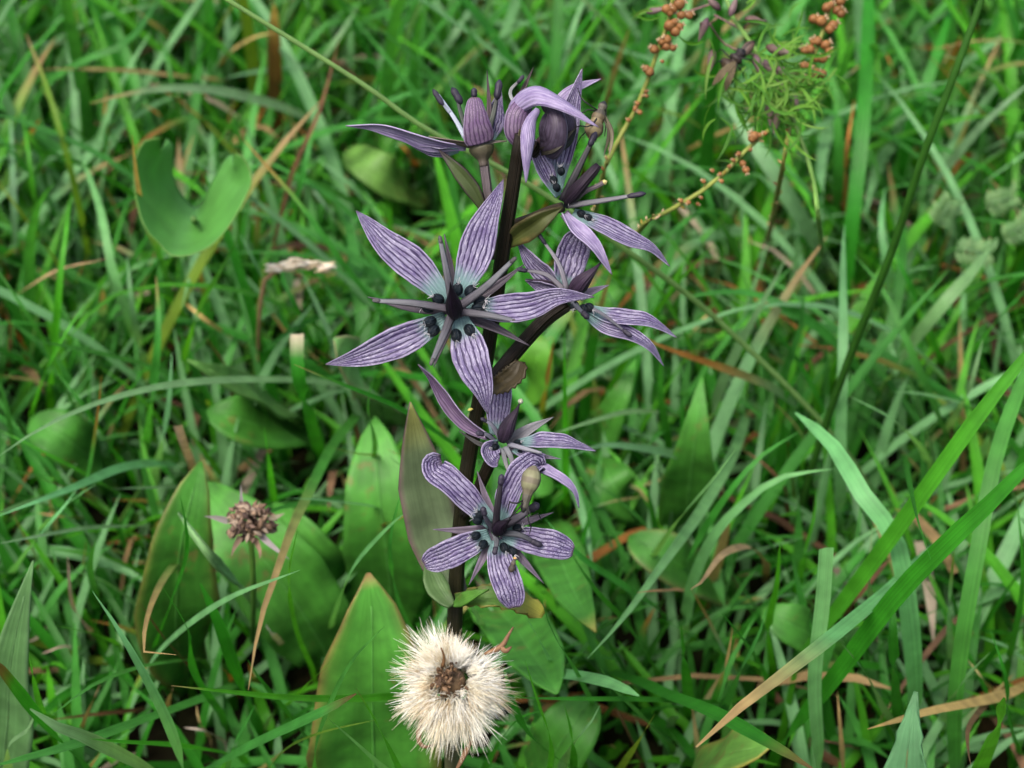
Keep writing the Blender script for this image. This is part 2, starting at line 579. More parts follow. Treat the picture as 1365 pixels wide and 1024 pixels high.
def nectary(fl, x, y, r=6.5, mm=-0.5):
    """A dark cup-shaped gland with a few pale hairs at its mouth."""
    d = ORIGIN_D[fl]
    c = at(x, y, d + mm * 1e-3)
    out = unit(c - ORIGIN[fl])
    toc = unit(CAM - c)
    g = [blob(c, out * 0.8 + toc * 0.25, PX(r * 2.5, d), PX(r * 2.0, d), 10, 9, (0.003, 0.005, 0.008), (0.005, 0.009, 0.013), [.3, .75, .95, 1, 1, .9, .7, .35])]
    for k in range(7):
        v = unit(out * 1.0 + toc * 0.5 + np.array([random.uniform(-.8, .8) for _ in range(3)]))
        b = c + out * PX(r * 0.9, d) + toc * PX(r * .5, d)
        g.append(tube([b, b + v * PX(r * .7, d), b + v * PX(r * 1.3, d) + UPV * PX(random.uniform(-3, 3), d)], [PX(.55, d), PX(.2, d)], 4, 4, (0.55, 0.55, 0.58)))
    return add('nectary', join(*g), M_DARK, fl)


class _D(dict):
    def __missing__(self, k):
        return k['d']


ORIGIN_D = _D()

# --- star flower facing us, highest open star on the main stem
f = flower(606, 414, -1.0, 'widest open star flower with five pointed striped petals')
petal(f, [(596, 402, .6), (560, 362, 0), (515, 325, -.3), (492, 300, .6), (475, 281, 2.2)], 45, roll=-14, cup=.10)
petal(f, [(612, 396, .6), (630, 350, 0), (648, 295, -1), (662, 262, -1.2), (671, 239, -.5)], 47, roll=16, cup=.08)
petal(f, [(622, 409, .4), (660, 412, -1.2), (705, 408, -3), (745, 395, -4), (792, 396, -3.5)], 37, roll=18, twist=-30, cup=.12)
petal(f, [(614, 424, .2), (622, 455, -1.2), (632, 488, -2.2), (644, 520, -2.0), (650, 552, -.6)], 49, roll=-6, cup=.12)
petal(f, [(594, 423, .3), (560, 442, -.6), (515, 462, -1), (475, 477, -.6), (434, 486, .8)], 42, roll=10, cup=.12)
sepal(f, [(606, 412, 1.2), (602, 360, 1.0), (592, 312, .5)], 15, roll=25)
sepal(f, [(606, 412, 1.2), (655, 385, 1.4), (700, 352, 1.8)], 17, roll=-20)
sepal(f, [(606, 416, 1.0), (660, 438, .2), (706, 461, -.5)], 19, roll=20)
sepal(f, [(606, 416, 1.0), (592, 450, .2), (578, 490, 0)], 15, roll=0)
sepal(f, [(606, 412, 1.0), (550, 410, .4), (490, 396, 0)], 17, roll=-10)
for pts in ([(604, 412, -1), (596, 365, -2.2), (587, 320, -2)], [(608, 412, -1), (648, 382, -2.6), (684, 347, -2.8)],
            [(610, 415, -1), (650, 420, -2.4), (688, 428, -2.6)], [(603, 418, -1), (590, 450, -2.4), (576, 482, -2.4)],
            [(600, 412, -1), (550, 404, -2.2), (502, 401, -2.2)]):
    stamen(f, pts, 10.5, (0.034, 0.029, 0.038), (0.085, 0.09, 0.10), 12, 6, None, (.03, .028, .03))
ovary(f, [(607, 422, -1), (604, 402, -4.0), (600, 376, -7)], 23)
for x, y in ((584, 399), (571, 410), (610, 386), (627, 388), (640, 402), (637, 411), (573, 429), (578, 441), (608, 447), (626, 440)):
    nectary(f, x, y, 7.6, -1.0)

# --- withering blunt-petalled star flower below it
f = flower(662, 708, 4.5, 'lower star flower with ragged blunt violet petals')
petal(f, [(655, 698, .4), (625, 668, -.6), (597, 640, -1.2), (580, 628, -.4), (578, 616, .8), (588, 612, 1.2)], 36, 'blunt', roll=-18, cup=.16, wave=.05)
petal(f, [(668, 698, .4), (680, 662, -1.6), (697, 632, -2.6), (712, 618, -1.8), (716, 624, -.4)], 33, 'blunt', roll=26, cup=.25, wave=.06)
petal(f, [(672, 712, .2), (705, 720, -1.0), (740, 727, -1.4), (764, 735, -.8)], 38, 'blunt', roll=10, cup=.08, wave=.05)
petal(f, [(664, 720, .2), (668, 752, -1), (680, 786, -1.4), (686, 810, -1)], 40, 'blunt', roll=-8, cup=.12, wave=.05)
petal(f, [(652, 714, .2), (620, 728, -.8), (590, 742, -1), (565, 752, -.4)], 38, 'blunt', roll=12, cup=.08, wave=.05)
for pts in ([(660, 700, 1), (648, 665, .8), (636, 628, .8)], [(655, 706, 1), (620, 707, .8), (577, 706, 1)], [(658, 714, .8), (643, 745, .2), (625, 780, .2)],
            [(668, 714, .8), (698, 748, .4), (725, 778, .6)], [(670, 702, .8), (705, 694, .6), (738, 683, .8)]):
    sepal(f, pts, 14, (0.075, 0.06, 0.085))
stamen(f, [(661, 706, -.6), (663, 675, -2.5), (668, 640, -3)], 10, (0.02, 0.016, 0.022), (0.012, 0.01, 0.015), 16, 9)
stamen(f, [(664, 704, -.6), (690, 690, -2.5), (712, 676, -2.8)], 12, (0.02, 0.018, 0.024), (.05, .045, .06), 16, 12)
stamen(f, [(666, 710, -.6), (692, 713, -2), (715, 724, -2)], 9, (0.05, 0.055, 0.065), (0.02, 0.02, 0.025), 18, 9)
stamen(f, [(660, 712, -.6), (662, 724, -1.8), (660, 734, -2)], 8, (0.10, 0.11, 0.12), (0.05, 0.05, 0.06), 12, 8)
stamen(f, [(657, 706, -.6), (648, 692, -1.8), (645, 682, -2)], 8, (0.03, 0.03, 0.04), (0.02, 0.02, 0.03), 14, 9)
ovary(f, [(661, 710, -.5), (670, 700, -2.6), (682, 692, -4)], 20)
for x, y in ((640, 687), (634, 714), (644, 726), (672, 730), (690, 704), (683, 735), (636, 694)):
    nectary(f, x, y, 6.0, -.9)

# --- side-on flower on the short branch between the two stars
f = flower(672, 592, 4.5, 'flower seen from its side on the short branch')
petal(f, [(652, 582, 1), (620, 560, 1), (590, 522, .5), (575, 502, 0), (557, 486, 0)], 19, roll=50, cup=.25, mat=M_DUSKY)
petal(f, [(662, 580, 1.2), (664, 550, 1.8), (666, 525, 2), (669, 500, 1.6)], 34, 'blunt', roll=5, cup=.10)
petal(f, [(690, 592, .2), (720, 590, -.6), (755, 592, -.6), (794, 601, 0)], 21, roll=45, cup=.2)
petal(f, [(690, 604, 0), (712, 622, -.8), (745, 640, -1), (764, 655, -.6), (772, 677, .4)], 13, roll=55, cup=.3, mat=M_LILAC)
petal(f, [(664, 592, 0), (652, 600, -.8), (656, 612, -1.4), (664, 616, -1.2)], 24, 'blunt', roll=20, cup=.3)
petal(f, [(684, 600, -.4), (705, 606, -1), (728, 606, -1)], 15, 'point', roll=40, cup=.2)
sepal(f, [(676, 592, 1), (706, 572, .6), (738, 556, .6)], 19, (0.085, 0.085, 0.095))
sepal(f, [(680, 598, .5), (710, 606, 0), (748, 612, 0)], 13, (0.10, 0.09, 0.12))
sepal(f, [(664, 596, 1), (640, 592, 1), (612, 575, 1)], 8, (0.03, 0.03, 0.03))
stamen(f, [(668, 586, -.5), (655, 566, -1.4), (645, 560, -1.6)], 7, (.12, .12, .15), None, 10, 6)
stamen(f, [(674, 596, -.6), (682, 612, -1.6), (684, 630, -2)], 8, (.13, .135, .15), (.10, .1, .1), 0)
stamen(f, [(670, 598, -.6), (674, 616, -1.6), (680, 634, -2)], 7, (.11, .115, .13), (.13, .13, .12), 0)
stamen(f, [(678, 592, -.4), (700, 598, -1.8), (722, 604, -2)], 7, (.12, .12, .15), (.15, .15, .17), 0)
stamen(f, [(662, 590, -.4), (650, 580, -1), (640, 578, -1.2)], 7, (.06, .06, .08), None, 12, 8)
ovary(f, [(669, 588, -.6), (678, 566, -1.6), (688, 548, -2), (694, 535, -2.2)], 22, (0.022, 0.014, 0.026), (0.35, 0.36, 0.28))
for x, y in ((652, 582), (660, 596), (690, 590), (694, 604), (674, 606)):
    nectary(f, x, y, 4.6)
stalk([(618, 690, 9), (634, 660, 8), (648, 628, 6.5), (660, 602, 5)], 15, 19)

# --- flower on the long side branch
f = flower(770, 396, 2.0, 'flower at the end of the long side branch')
petal(f, [(750, 388, .8), (728, 366, .8), (706, 344, .6), (688, 318, .6)], 25, roll=35, cup=.15)
petal(f, [(752, 386, 1.4), (756, 362, 1.8), (764, 335, 1.8), (774, 308, 1.2)], 44, 'blunt', roll=-8, cup=.14)
petal(f, [(782, 412, 0), (815, 424, -.6), (855, 428, -.8), (878, 436, -.6), (902, 450, 0)], 24, roll=38, cup=.2, twist=15)
petal(f, [(778, 416, 0), (805, 436, -1.2), (840, 448, -1.4), (866, 464, -1), (885, 488, 0)], 24, roll=30, cup=.2, twist=25)
petal(f, [(752, 392, .8), (730, 384, 1), (700, 374, 1.2)], 18, roll=30, cup=.3)
sepal(f, [(772, 396, .6), (790, 388, .4), (812, 380, .4)], 13, (0.13, 0.11, 0.15))
sepal(f, [(760, 390, 1), (732, 378, .8), (700, 372, .8)], 11, (0.045, 0.03, 0.05))
stamen(f, [(756, 386, -.4), (745, 352, -1.2), (722, 318, -1.6)], 7, (.15, .14, .17), (.12, .12, .13), 22, 6)
stamen(f, [(752, 386, -.4), (728, 366, -1), (696, 360, -1.2)], 7, (.13, .12, .14), (.06, .06, .07), 16, 7)
stamen(f, [(780, 406, -.6), (805, 420, -2), (836, 444, -2.4)], 5, (.10, .10, .12), (.05, .05, .06), 16, 7)
stamen(f, [(764, 402, -.8), (772, 412, -1.8), (780, 420, -2)], 8, (.05, .055, .07), None, 14, 9)
ovary(f, [(762, 392, -.4), (776, 376, -2), (790, 362, -2.6), (803, 348, -2.8)], 24, (0.02, 0.012, 0.024))
for x, y in ((752, 398), (766, 408), (778, 412), (786, 410), (768, 396)):
    nectary(f, x, y, 6.0, -.9)
stalk([(652, 512, 5.6), (690, 466, 4.6), (725, 428, 3.6), (758, 404, 2.6)], 21, 20)

# --- upper flower on the bracted branch
f = flower(754, 276, .5, 'upper flower beside the leafy bract, stamens sticking out')
petal(f, [(742, 254, 1.2), (744, 220, 1.6), (752, 180, 1.6), (764, 135, 1), (776, 92, .6)], 36, roll=-10, cup=.14)
petal(f, [(744, 262, .6), (730, 238, .4), (714, 205, .2), (704, 170, .4)], 22, roll=-35, cup=.2)
petal(f, [(764, 284, 0), (800, 300, -.8), (840, 320, -1), (868, 332, -.6), (893, 355, .2)], 27, roll=28, cup=.18, twist=18)
petal(f, [(752, 286, -.4), (768, 308, -1.8), (792, 332, -2.2), (816, 366, -1.2)], 19, roll=45, cup=.3, mat=M_LILAC)
sepal(f, [(752, 284, .6), (780, 320, .6), (812, 352, .8)], 14, (0.12, 0.10, 0.14))
sepal(f, [(742, 262, 1.2), (736, 230, 1.6), (732, 200, 2)], 8, (0.035, 0.03, 0.03))
stamen(f, [(750, 268, -.8), (766, 235, -2), (790, 186, -2.4)], 10, (.014, .012, .018), (.035, .035, .035), 22, 9)
stamen(f, [(758, 274, -.8), (800, 268, -2.2), (848, 260, -2.4)], 8, (.07, .07, .08), (.10, .10, .11), 26, 8)
stamen(f, [(752, 262, -.6), (760, 244, -1.2), (768, 232, -1.4)], 6, (.3, .3, .33), (.35, .36, .3), 10, 5)
ovary(f, [(754, 270, -.8), (770, 252, -2.2), (784, 236, -2.8), (798, 220, -3)], 19, (0.014, 0.009, 0.016), None, (.5, .95, 1, .9, .8, .75, .5))
ovary(f, [(758, 270, -.6), (778, 256, -1.6), (792, 250, -2), (806, 243, -2.2)], 11, (0.13, 0.11, 0.12), (0.62, 0.55, 0.22), (.7, 1, .9, .7, .6, .6, .55))
for x, y in ((748, 228), (738, 240), (742, 250), (757, 273), (775, 285), (784, 290)):
    nectary(f, x, y, 5.2)
stalk([(680, 300, 4.6), (705, 292, 3), (730, 282, 1.6), (750, 276, .6)], 13, 14, (0.03, 0.022, 0.014))

# --- side-on flower at the top, one long petal spread flat
f = flower(640, 192, 2.0, 'top side-on flower with one long petal spread level')
petal(f, [(622, 196, .4), (580, 190, -.4), (535, 176, -.6), (500, 168, -.2), (461, 168, .6)], 17, roll=58, cup=.2, mat=M_LILAC)
petal(f, [(612, 200, 1), (590, 201, .6), (566, 198, .6), (545, 192, .8)], 13, roll=55, cup=.15)
petal(f, [(641, 192, -1.6), (637, 172, -2.6), (634, 150, -3), (633, 130, -2.6)], 41, 'bell', roll=-8, cup=-.10, wave=.0, mat=M_DUSKY)
petal(f, [(650, 190, 2), (656, 165, 3), (662, 140, 4), (668, 118, 4.5)], 26, roll=-30, cup=.2)
sepal(f, [(636, 194, -.6), (605, 188, -1), (571, 182, -.6)], 12, (0.05, 0.042, 0.032), roll=50)
sepal(f, [(646, 192, 1.4), (652, 150, 2), (649, 93, 2.4)], 9, (0.03, 0.018, 0.025))
sepal(f, [(644, 192, 0), (658, 190, -.6), (676, 188, -.6)], 9, (0.05, 0.045, 0.035), roll=50)
stamen(f, [(622, 186, .6), (606, 158, .6), (584, 126, .8)], 7, (.22, .25, .30), (.30, .34, .40), 0)
stamen(f, [(600, 150, .6), (590, 138, .4), (584, 130, .4)], 5, (.22, .25, .30), (.02, .018, .02), 26, 8, (.6, .9))
stamen(f, [(624, 180, 1.8), (614, 150, 1.8), (609, 128, 1.8)], 7, (.06, .085, .06), (.03, .03, .035), 26, 11, (.55, .9))
stamen(f, [(633, 160, 1.2), (632, 138, 1), (632, 124, 1)], 8, (.26, .24, .32), (.2, .19, .26), 14, 9)
stamen(f, [(650, 180, 1.2), (658, 150, 1.2), (664, 120, 1.2)], 7, (.07, .085, .07), (.03, .03, .03), 28, 11, (.15, -1))
ovary(f, [(641, 192, 0), (640, 170, 0), (638, 150, 0)], 20)
add('receptacle', tube(P2([(645, 222, 0), (643, 204, 0), (641, 194, 0), (641, 188, 0)], FD + .002), [PX(6), PX(7), PX(15), PX(18), PX(6)], 14, 12, (0.05, 0.04, 0.035), (0.045, 0.045, 0.02)), M_TISSUE, f)
stalk([(660, 345, 4.8), (654, 290, 3.4), (648, 240, 2.4), (643, 200, 2)], 13, 14, (0.075, 0.062, 0.068))

# --- half-open flower crowning the stem
f = flower(712, 178, .6, 'half open flower crowning the stem, petals curled over a dark bud')
add('bud', blob(at(736, 170, FD - .0008), UPV * 1.0 + RGT * .15, PX(56), PX(35), 20, 16, (0.014, 0.010, 0.012), (0.16, 0.11, 0.19), [.2, .7, .92, 1, 1, .9, .65, .1]), M_BUD, f)
petal(f, [(682, 166, -.5), (686, 142, -2.4), (714, 124, -4), (752, 138, -5), (798, 170, -5)], 28, roll=25, cup=-.25, twist=30, mat=M_LILAC)
petal(f, [(722, 201, -1), (734, 190, -3.2), (739, 168, -4), (734, 148, -3.4), (722, 138, -1.6)], 36, 'bell', roll=15, cup=-.28, wave=0, mat=M_BUD)
petal(f, [(728, 200, 0), (752, 188, -1.6), (761, 168, -2), (752, 148, -1.8), (736, 136, -.8)], 30, 'bell', roll=-35, cup=-.3, wave=0, mat=M_BUD)
petal(f, [(702, 196, -1), (690, 176, -2.6), (694, 152, -3), (706, 136, -2)], 34, 'blunt', roll=-10, cup=-.25, wave=0, mat=M_DUSKY)
petal(f, [(718, 146, -4.6), (708, 164, -5.4), (704, 195, -5.8), (701, 244, -5)], 18, roll=20, cup=-.25, mat=M_LILAC)
petal(f, [(730, 190, 2), (744, 150, 2.6), (765, 122, 2.4), (801, 105, 2.2)], 19, roll=40, cup=.3, mat=M_LILAC)
sepal(f, [(700, 200, .6), (690, 160, 2), (696, 125, 2), (711, 90, 1.8)], 18, (0.025, 0.018, 0.018))
sepal(f, [(716, 200, 1.8), (742, 172, 1.6), (758, 140, 1.2), (773, 108, 1)], 22, (0.03, 0.012, 0.018))
sepal(f, [(704, 206, -2), (698, 190, -4), (692, 172, -4.6)], 20, (0.028, 0.024, 0.012), prof='lance')
sepal(f, [(722, 202, -1), (742, 196, -3), (768, 170, -2)], 12, (0.016, 0.014, 0.010))
stamen(f, [(694, 150, .8), (680, 124, 1), (694, 106, 1)], 6, (.3, .33, .33), (.05, .05, .05), 14, 6)
add('receptacle', tube(P2([(693, 226, 0), (697, 208, 0), (708, 196, 0), (712, 188, 0)], FD + .0006), [PX(9), PX(10), PX(14), PX(16), PX(8)], 14, 12, STEM_C), M_DARK, f)

# --- leaves and bracts of the plant


def plant_leaf(name, pts, w, c, d0=FD, prof='lance', roll=0, fold=.08, cup=.0, wave=.03, edge=None, tip=None, label=None, tf=.75, jag=0):
    SEED[0] += 1
    o = add(name, ribbon(P2(pts, d0), PX(w, d0), 26, 9, prof, None, roll, 0, fold, cup, wave, c, tip, tf, edge, jag, SEED[0]), M_LEAF, plant, .00025)
    if label: o['label'] = label
    return o


plant_leaf('leaf', [(614, 806, 19), (592, 760, 20), (574, 690, 19), (558, 610, 16), (547, 536, 13)], 84, (0.085, 0.125, 0.060), prof='lance', roll=-8, fold=.06, edge=(0.11, 0.075, 0.07), tip=(0.20, 0.22, 0.06), label='tall grey green stem leaf with purplish edge')
plant_leaf('bract', [(672, 326, 2.6), (700, 306, .6), (724, 290, -.6), (750, 276, -.4)], 33, (0.055, 0.068, 0.014), prof='lance', roll=-20, fold=.25, edge=(0.05, 0.045, 0.015), label='folded olive bract under the upper flower')
plant_leaf('bract', [(648, 285, 3), (630, 252, 2), (606, 222, 1.4), (585, 200, 1.6)], 22, (0.050, 0.075, 0.022), prof='lance', roll=10, fold=.2, edge=(0.03, 0.02, 0.02), tip=(0.03, 0.02, 0.025))
plant_leaf('bract', [(652, 518, 4.5), (670, 512, 3.2), (688, 498, 2.8), (694, 482, 3)], 34, (0.040, 0.030, 0.012), prof='blunt', roll=15, fold=.22, jag=.37, label='short torn brown bract at the branch fork')
plant_leaf('leaf', [(608, 800, 11), (640, 795, 8), (680, 798, 8), (712, 812, 9), (724, 820, 9.5)], 38, (0.055, 0.13, 0.018), prof='blunt', roll=12, fold=.05, wave=.06, edge=(0.16, 0.15, 0.03), tip=(0.24, 0.24, 0.035), tf=.6, jag=.23, label='yellowing chewed stem leaf below the ragged flower')
plant_leaf('leaf', [(606, 806, 10.5), (622, 798, 7), (640, 790, 5), (652, 786, 5)], 20, (0.07, 0.19, 0.025), prof='lance', roll=30, fold=.15)
plant_leaf('leaf', [(602, 808, 13), (586, 790, 14), (576, 768, 15), (570, 742, 16)], 36, (0.06, 0.115, 0.035), prof='lance', roll=-20, fold=.1)
for x, y in ((667, 487), (627, 546)):
    add('speck', blob(at(x, y, stem_d(y) - .0011), RGT + .3 * UPV, PX(8), PX(5), 8, 7, (0.55, 0.50, 0.12)), M_TISSUE, plant)

for o in list(plant.children_recursive):
    if o.type == 'MESH':
        v = np.array([x.co for x in o.data.vertices]) + ORIGIN[o]
        note(v, 2)

# ================================================================== small insects
INK = (0.012, 0.012, 0.012)


def fly(label, c, axis, L, W, ab, band, legs, wing_dirs, head=INK, prof=(.15, .55, .85, 1, 1, .88, .62, .72, .72, .6, .34, .5, .45, .1)):
    """one body mesh (abdomen, thorax, head, legs); wings are children."""
    axis = unit(axis)
    e = empty('small_fly', c)
    tag(e, label, 'fly')
    g = [tube([c - axis * L * .5, c, c + axis * L * .42], np.array(prof) * W / 2, 34, 12, ab, ab, bands=band)]
    V, F, U, C = g[0]
    t = (V - c) @ axis / L
    C[t > .08] = (0.05, 0.045, 0.035)
    C[t > .33] = head
    for a, b, e_ in legs:
        g.append(tube([c + axis * L * .15, a, b, e_], [W * .05, W * .04, W * .02], 9, 5, INK))
    add('body', join(*g), M_TISSUE, e)
    for wd, n in wing_dirs:
        s = c + axis * L * .2
        add('wing', ribbon([s, s + wd * L * .5 + n * W * .3, s + wd * L], W * .75, 12, 5, 'ovate', n, 0, 0, 0, .05, .02, (0.30, 0.27, 0.20), edgecol=(0.12, 0.1, 0.08)), M_DRY, e)
    return e


def px3(x, y, mm=0, d=FD):
    return at(x, y, d + mm * 1e-3)


c = px3(797, 158, .6)
fly('small pale banded fly clinging beside the curled top flower', c, UPV * .9 + RGT * .35 + FWD * .2, PX(62), PX(26), (0.17, 0.14, 0.075), (4, (0.09, 0.07, 0.04)),
    [(px3(786, 140, -.5), px3(776, 132, -.6), px3(770, 118, .8)), (px3(784, 146, 0), px3(778, 150, 0), px3(770, 150, 1.0)), (px3(788, 168, -1), px3(772, 168, -1), px3(756, 176, .8)),
     (px3(786, 172, 0), px3(776, 180, .3), px3(768, 194, 1)), (px3(806, 142, 1), px3(808, 160, 1), px3(806, 182, 1)), (px3(802, 140, 1), px3(800, 160, 1), px3(794, 190, 1))],
    [(unit(-UPV * 1 + RGT * .05), unit(RGT + .3 * -FWD)), (unit(-UPV * 1 + RGT * .18), unit(RGT - .3 * -FWD))])
c = px3(704, 655, -.4)
fly('plump pale greenish fly sitting inside the ragged lower flower', c, -UPV * 1.0 - RGT * .25 - FWD * .1, PX(70), PX(27), (0.115, 0.115, 0.065), (4, (0.085, 0.075, 0.05)),
    [(px3(686, 672, -1.5), px3(680, 668, -1.5), px3(676, 684, 1)), (px3(690, 680, -1.5), px3(682, 688, -1.5), px3(676, 696, 1)), (px3(708, 690, -1), px3(716, 684, -1), px3(722, 694, 1)), (px3(704, 694, -1), px3(708, 700, -1), px3(706, 712, 1))],
    [], prof=(.2, .62, .86, 1, 1, .96, .84, .62, .5, .5, .42, .42, .34, .1))
c = px3(684, 752, 2.2)
fly('tiny amber gnat resting on the blunt lower petal', c, UPV * 1 + RGT * .3, PX(24), PX(10), (0.03, 0.025, 0.02), (2, (0.05, 0.04, 0.03)),
    [(px3(692, 744, 2), px3(695, 742, 2), px3(694, 752, 3)), (px3(680, 760, 2), px3(678, 764, 2), px3(680, 772, 3))], [], head=(0.45, 0.24, 0.06))

# ================================================================== the seed head in front
SD = 0.204
hc = at(604, 914, SD)
groot = at(606, 1190, gdepth(606, 1190))
sh = empty('seed_head', groot)
tag(sh, 'fluffy cream white seed head with a brown centre, in front of the dark stem', 'seed head')
fax = unit(-FWD * 0.9 + UPV * 0.30 - RGT * 0.12)
add('stem', tube([groot - np.array([0, 0, .003]), at(604, 1080, SD + .03), at(602, 1000, SD + .008), hc + fax * -.001], [PX(9), PX(9), PX(10)], 30, 10, (0.05, 0.09, 0.03), (0.08, 0.07, 0.04)), M_TISSUE, sh)
ea = unit(np.cross(fax, [0, 0, 1])); eb = np.cross(fax, ea)
gs = []
RAD = PX(52, SD)
for tuft in range(190):
    al = math.acos(1 - (1 - math.cos(R(128))) * (0.015 + 0.985 * random.random()))
    be = random.uniform(0, 2 * math.pi)
    dr = fax * math.cos(al) + (ea * math.cos(be) + eb * math.sin(be)) * math.sin(al)
    dr = unit(dr - UPV * 0.10)
    b0 = hc + fax * PX(10, SD) + dr * PX(18, SD) + (ea * math.cos(be) + eb * math.sin(be)) * PX(8, SD)
    Lt = RAD * random.choice([.55, .7, .78, .84, .9, .98]) * random.uniform(.9, 1.05) * (1.12 if al > 1.2 else .92)
    Lt *= 1 + .55 * mnoise.noise(Vector(dr * 2.6)) + .22 * max(0, float(-(dr @ UPV)))
    tint = random.choice([(0.86, 0.83, 0.71), (0.88, 0.86, 0.78), (0.90, 0.89, 0.84), (0.80, 0.74, 0.58), (0.60, 0.50, 0.34)])
    for k in range(30):
        v = unit(dr + random.choice([.13, .22, .34]) * rng.normal(size=3))
        L = Lt * random.uniform(.72, 1.06)
        sag = -UPV * L * random.uniform(-.04, .14) + 0.07 * L * rng.normal(size=3)
        gs.append(tube([b0, b0 + v * L * .55, b0 + v * L + sag], [PX(.5, SD), PX(.42, SD), PX(.1, SD)], 4, 4, tint))
pp = add('pappus', join(*gs), M_HAIR, sh)
tag(pp, kind='stuff')
add('receptacle', blob(hc + fax * PX(24, SD), fax, PX(52, SD), PX(42, SD), 14, 12, (0.10, 0.065, 0.035)), M_DRY, sh)
for k in range(64):
    q = hc + fax * PX(random.uniform(47, 60), SD) - RGT * PX(3, SD) + ea * PX(random.gauss(0, 8.5), SD) + eb * PX(random.gauss(0, 8.5), SD)
    add('withered_floret', blob(q, fax + .5 * rng.normal(size=3), PX(random.uniform(8, 17), SD), PX(random.uniform(3.5, 7), SD), 6, 6, random.choice([(0.11, 0.065, 0.035), (0.17, 0.105, 0.06), (0.07, 0.042, 0.026)])), M_DRY, sh)
q0 = at(590, 888, SD - .0042)
add('withered_floret', tube([q0, at(592, 876, SD - .0052), at(588, 864, SD - .0062)], [PX(3, SD), PX(2, SD), PX(1, SD)], 8, 6, (0.17, 0.09, 0.04)), M_DRY, sh)
for pts in ([(646, 872, 0), (668, 862, -.5), (678, 846, -.8), (684, 836, -.6)], [(668, 862, -.5), (674, 868, -1), (682, 862, -1)], [(562, 958, 2), (558, 985, 1), (566, 996, .5), (580, 992, 0)], [(630, 985, 0), (622, 1000, -.6), (612, 1020, -.8), (604, 1032, -.5)]):
    add('dry_bract', tube([px3(x, y, m, SD) for x, y, m in pts], [PX(2, SD), PX(4.2, SD), PX(3, SD), PX(1, SD)], 10, 6, (0.22, 0.13, 0.07), (0.13, 0.07, 0.04)), M_DRY, sh)
th = np.linspace(0, 2 * math.pi, 80)
for rr in (20, 40, 60, 78):
    note(np.array([at(604 + rr * math.cos(a), 914 + rr * math.sin(a), SD) for a in th]), 3)

# ================================================================== the withered brown head
WD = 0.262
wc = at(332, 696, WD)
wr = at(334, 845, gdepth(334, 845))
wh = empty('withered_head', wr)
tag(wh, 'withered brown flower head on a green stem between broad leaves', 'dead flower')
add('stem', tube([wr - np.array([0, 0, .003]), at(338, 800, WD + .016), at(336, 740, WD + .004), wc], [PX(4.5, WD), PX(4.5, WD), PX(4, WD)], 20, 8, (0.03, 0.12, 0.012), (0.06, 0.13, 0.02)), M_TISSUE, wh)
for k in range(210):
    v = unit(rng.normal(size=3) + .35 * (UPV - FWD * .5))
    q = wc + (RGT * v[0] * 33 + UPV * v[2] * 25 - FWD * v[1] * 25) * WD / FPX * random.uniform(.55, 1.05)
    add('withered_floret', blob(q, q - wc + .9 * PX(30, WD) * rng.normal(size=3), PX(random.uniform(9, 20), WD), PX(random.uniform(4, 9), WD), 6, 6,
        random.choice([(0.15, 0.095, 0.062), (0.22, 0.15, 0.10), (0.06, 0.038, 0.03), (0.27, 0.21, 0.155), (0.16, 0.105, 0.08)])), M_DRY, wh)
for pts, w, cc in (([(345, 712, 0), (362, 728, -1), (386, 746, -1)], 10, (.19, .17, .17)), ([(324, 690, 1), (322, 665, 0), (321, 646, 0)], 8, (.14, .13, .13)), ([(304, 694, 0), (288, 690, 0), (272, 688, 0)], 10, (.16, .15, .14)), ([(320, 716, 0), (312, 730, -.5), (308, 742, -.5)], 9, (.20, .14, .10)), ([(340, 720, 0), (346, 735, -.5), (346, 746, -.5)], 8, (.20, .13, .09)), ([(358, 694, 0), (372, 688, 0), (380, 684, 0)], 9, (.20, .19, .13))):
    add('dry_bract', ribbon([px3(x, y, m, WD) for x, y, m in pts], PX(w, WD), 8, 3, 'sepal', None, 20, 0, .2, 0, 0, cc), M_DRY, wh)
note(np.array([at(332 + r_ * math.cos(a), 696 + r_ * math.sin(a), WD) for r_ in (10, 25, 38) for a in th]), 3)
note(np.array([at(336, y, WD + .005) for y in range(730, 800, 3)]), 2)

# ================================================================== fruiting stalks with round capsules


def capsule_mesh():
    g = blob(np.zeros(3), np.array([0, 0, 1.0]), 1.0, 0.95, 12, 11, (0.125, 0.048, 0.016), (0.20, 0.095, 0.030), [.15, .62, .9, 1, 1, .92, .72, .3])
    V, F, U, C = g
    V[:, :2] *= (1 + 0.05 * np.cos(3 * np.arctan2(V[:, 1], V[:, 0])))[:, None]
    return make_mesh('capsule', V, F, M_TISSUE, U, C)


CAPS = capsule_mesh()
CROWN = make_mesh('dry_style', *(lambda g: (g[0], g[1], M_DRY, g[2], g[3]))(join(*[tube([np.zeros(3), np.array([.12 * math.cos(a), .12 * math.sin(a), .1]), np.array([.32 * math.cos(a), .32 * math.sin(a), .26])], [.09, .08, .03], 5, 4, (0.45, 0.32, 0.20)) for a in np.linspace(0, 6.28, 6)[:-1]])))


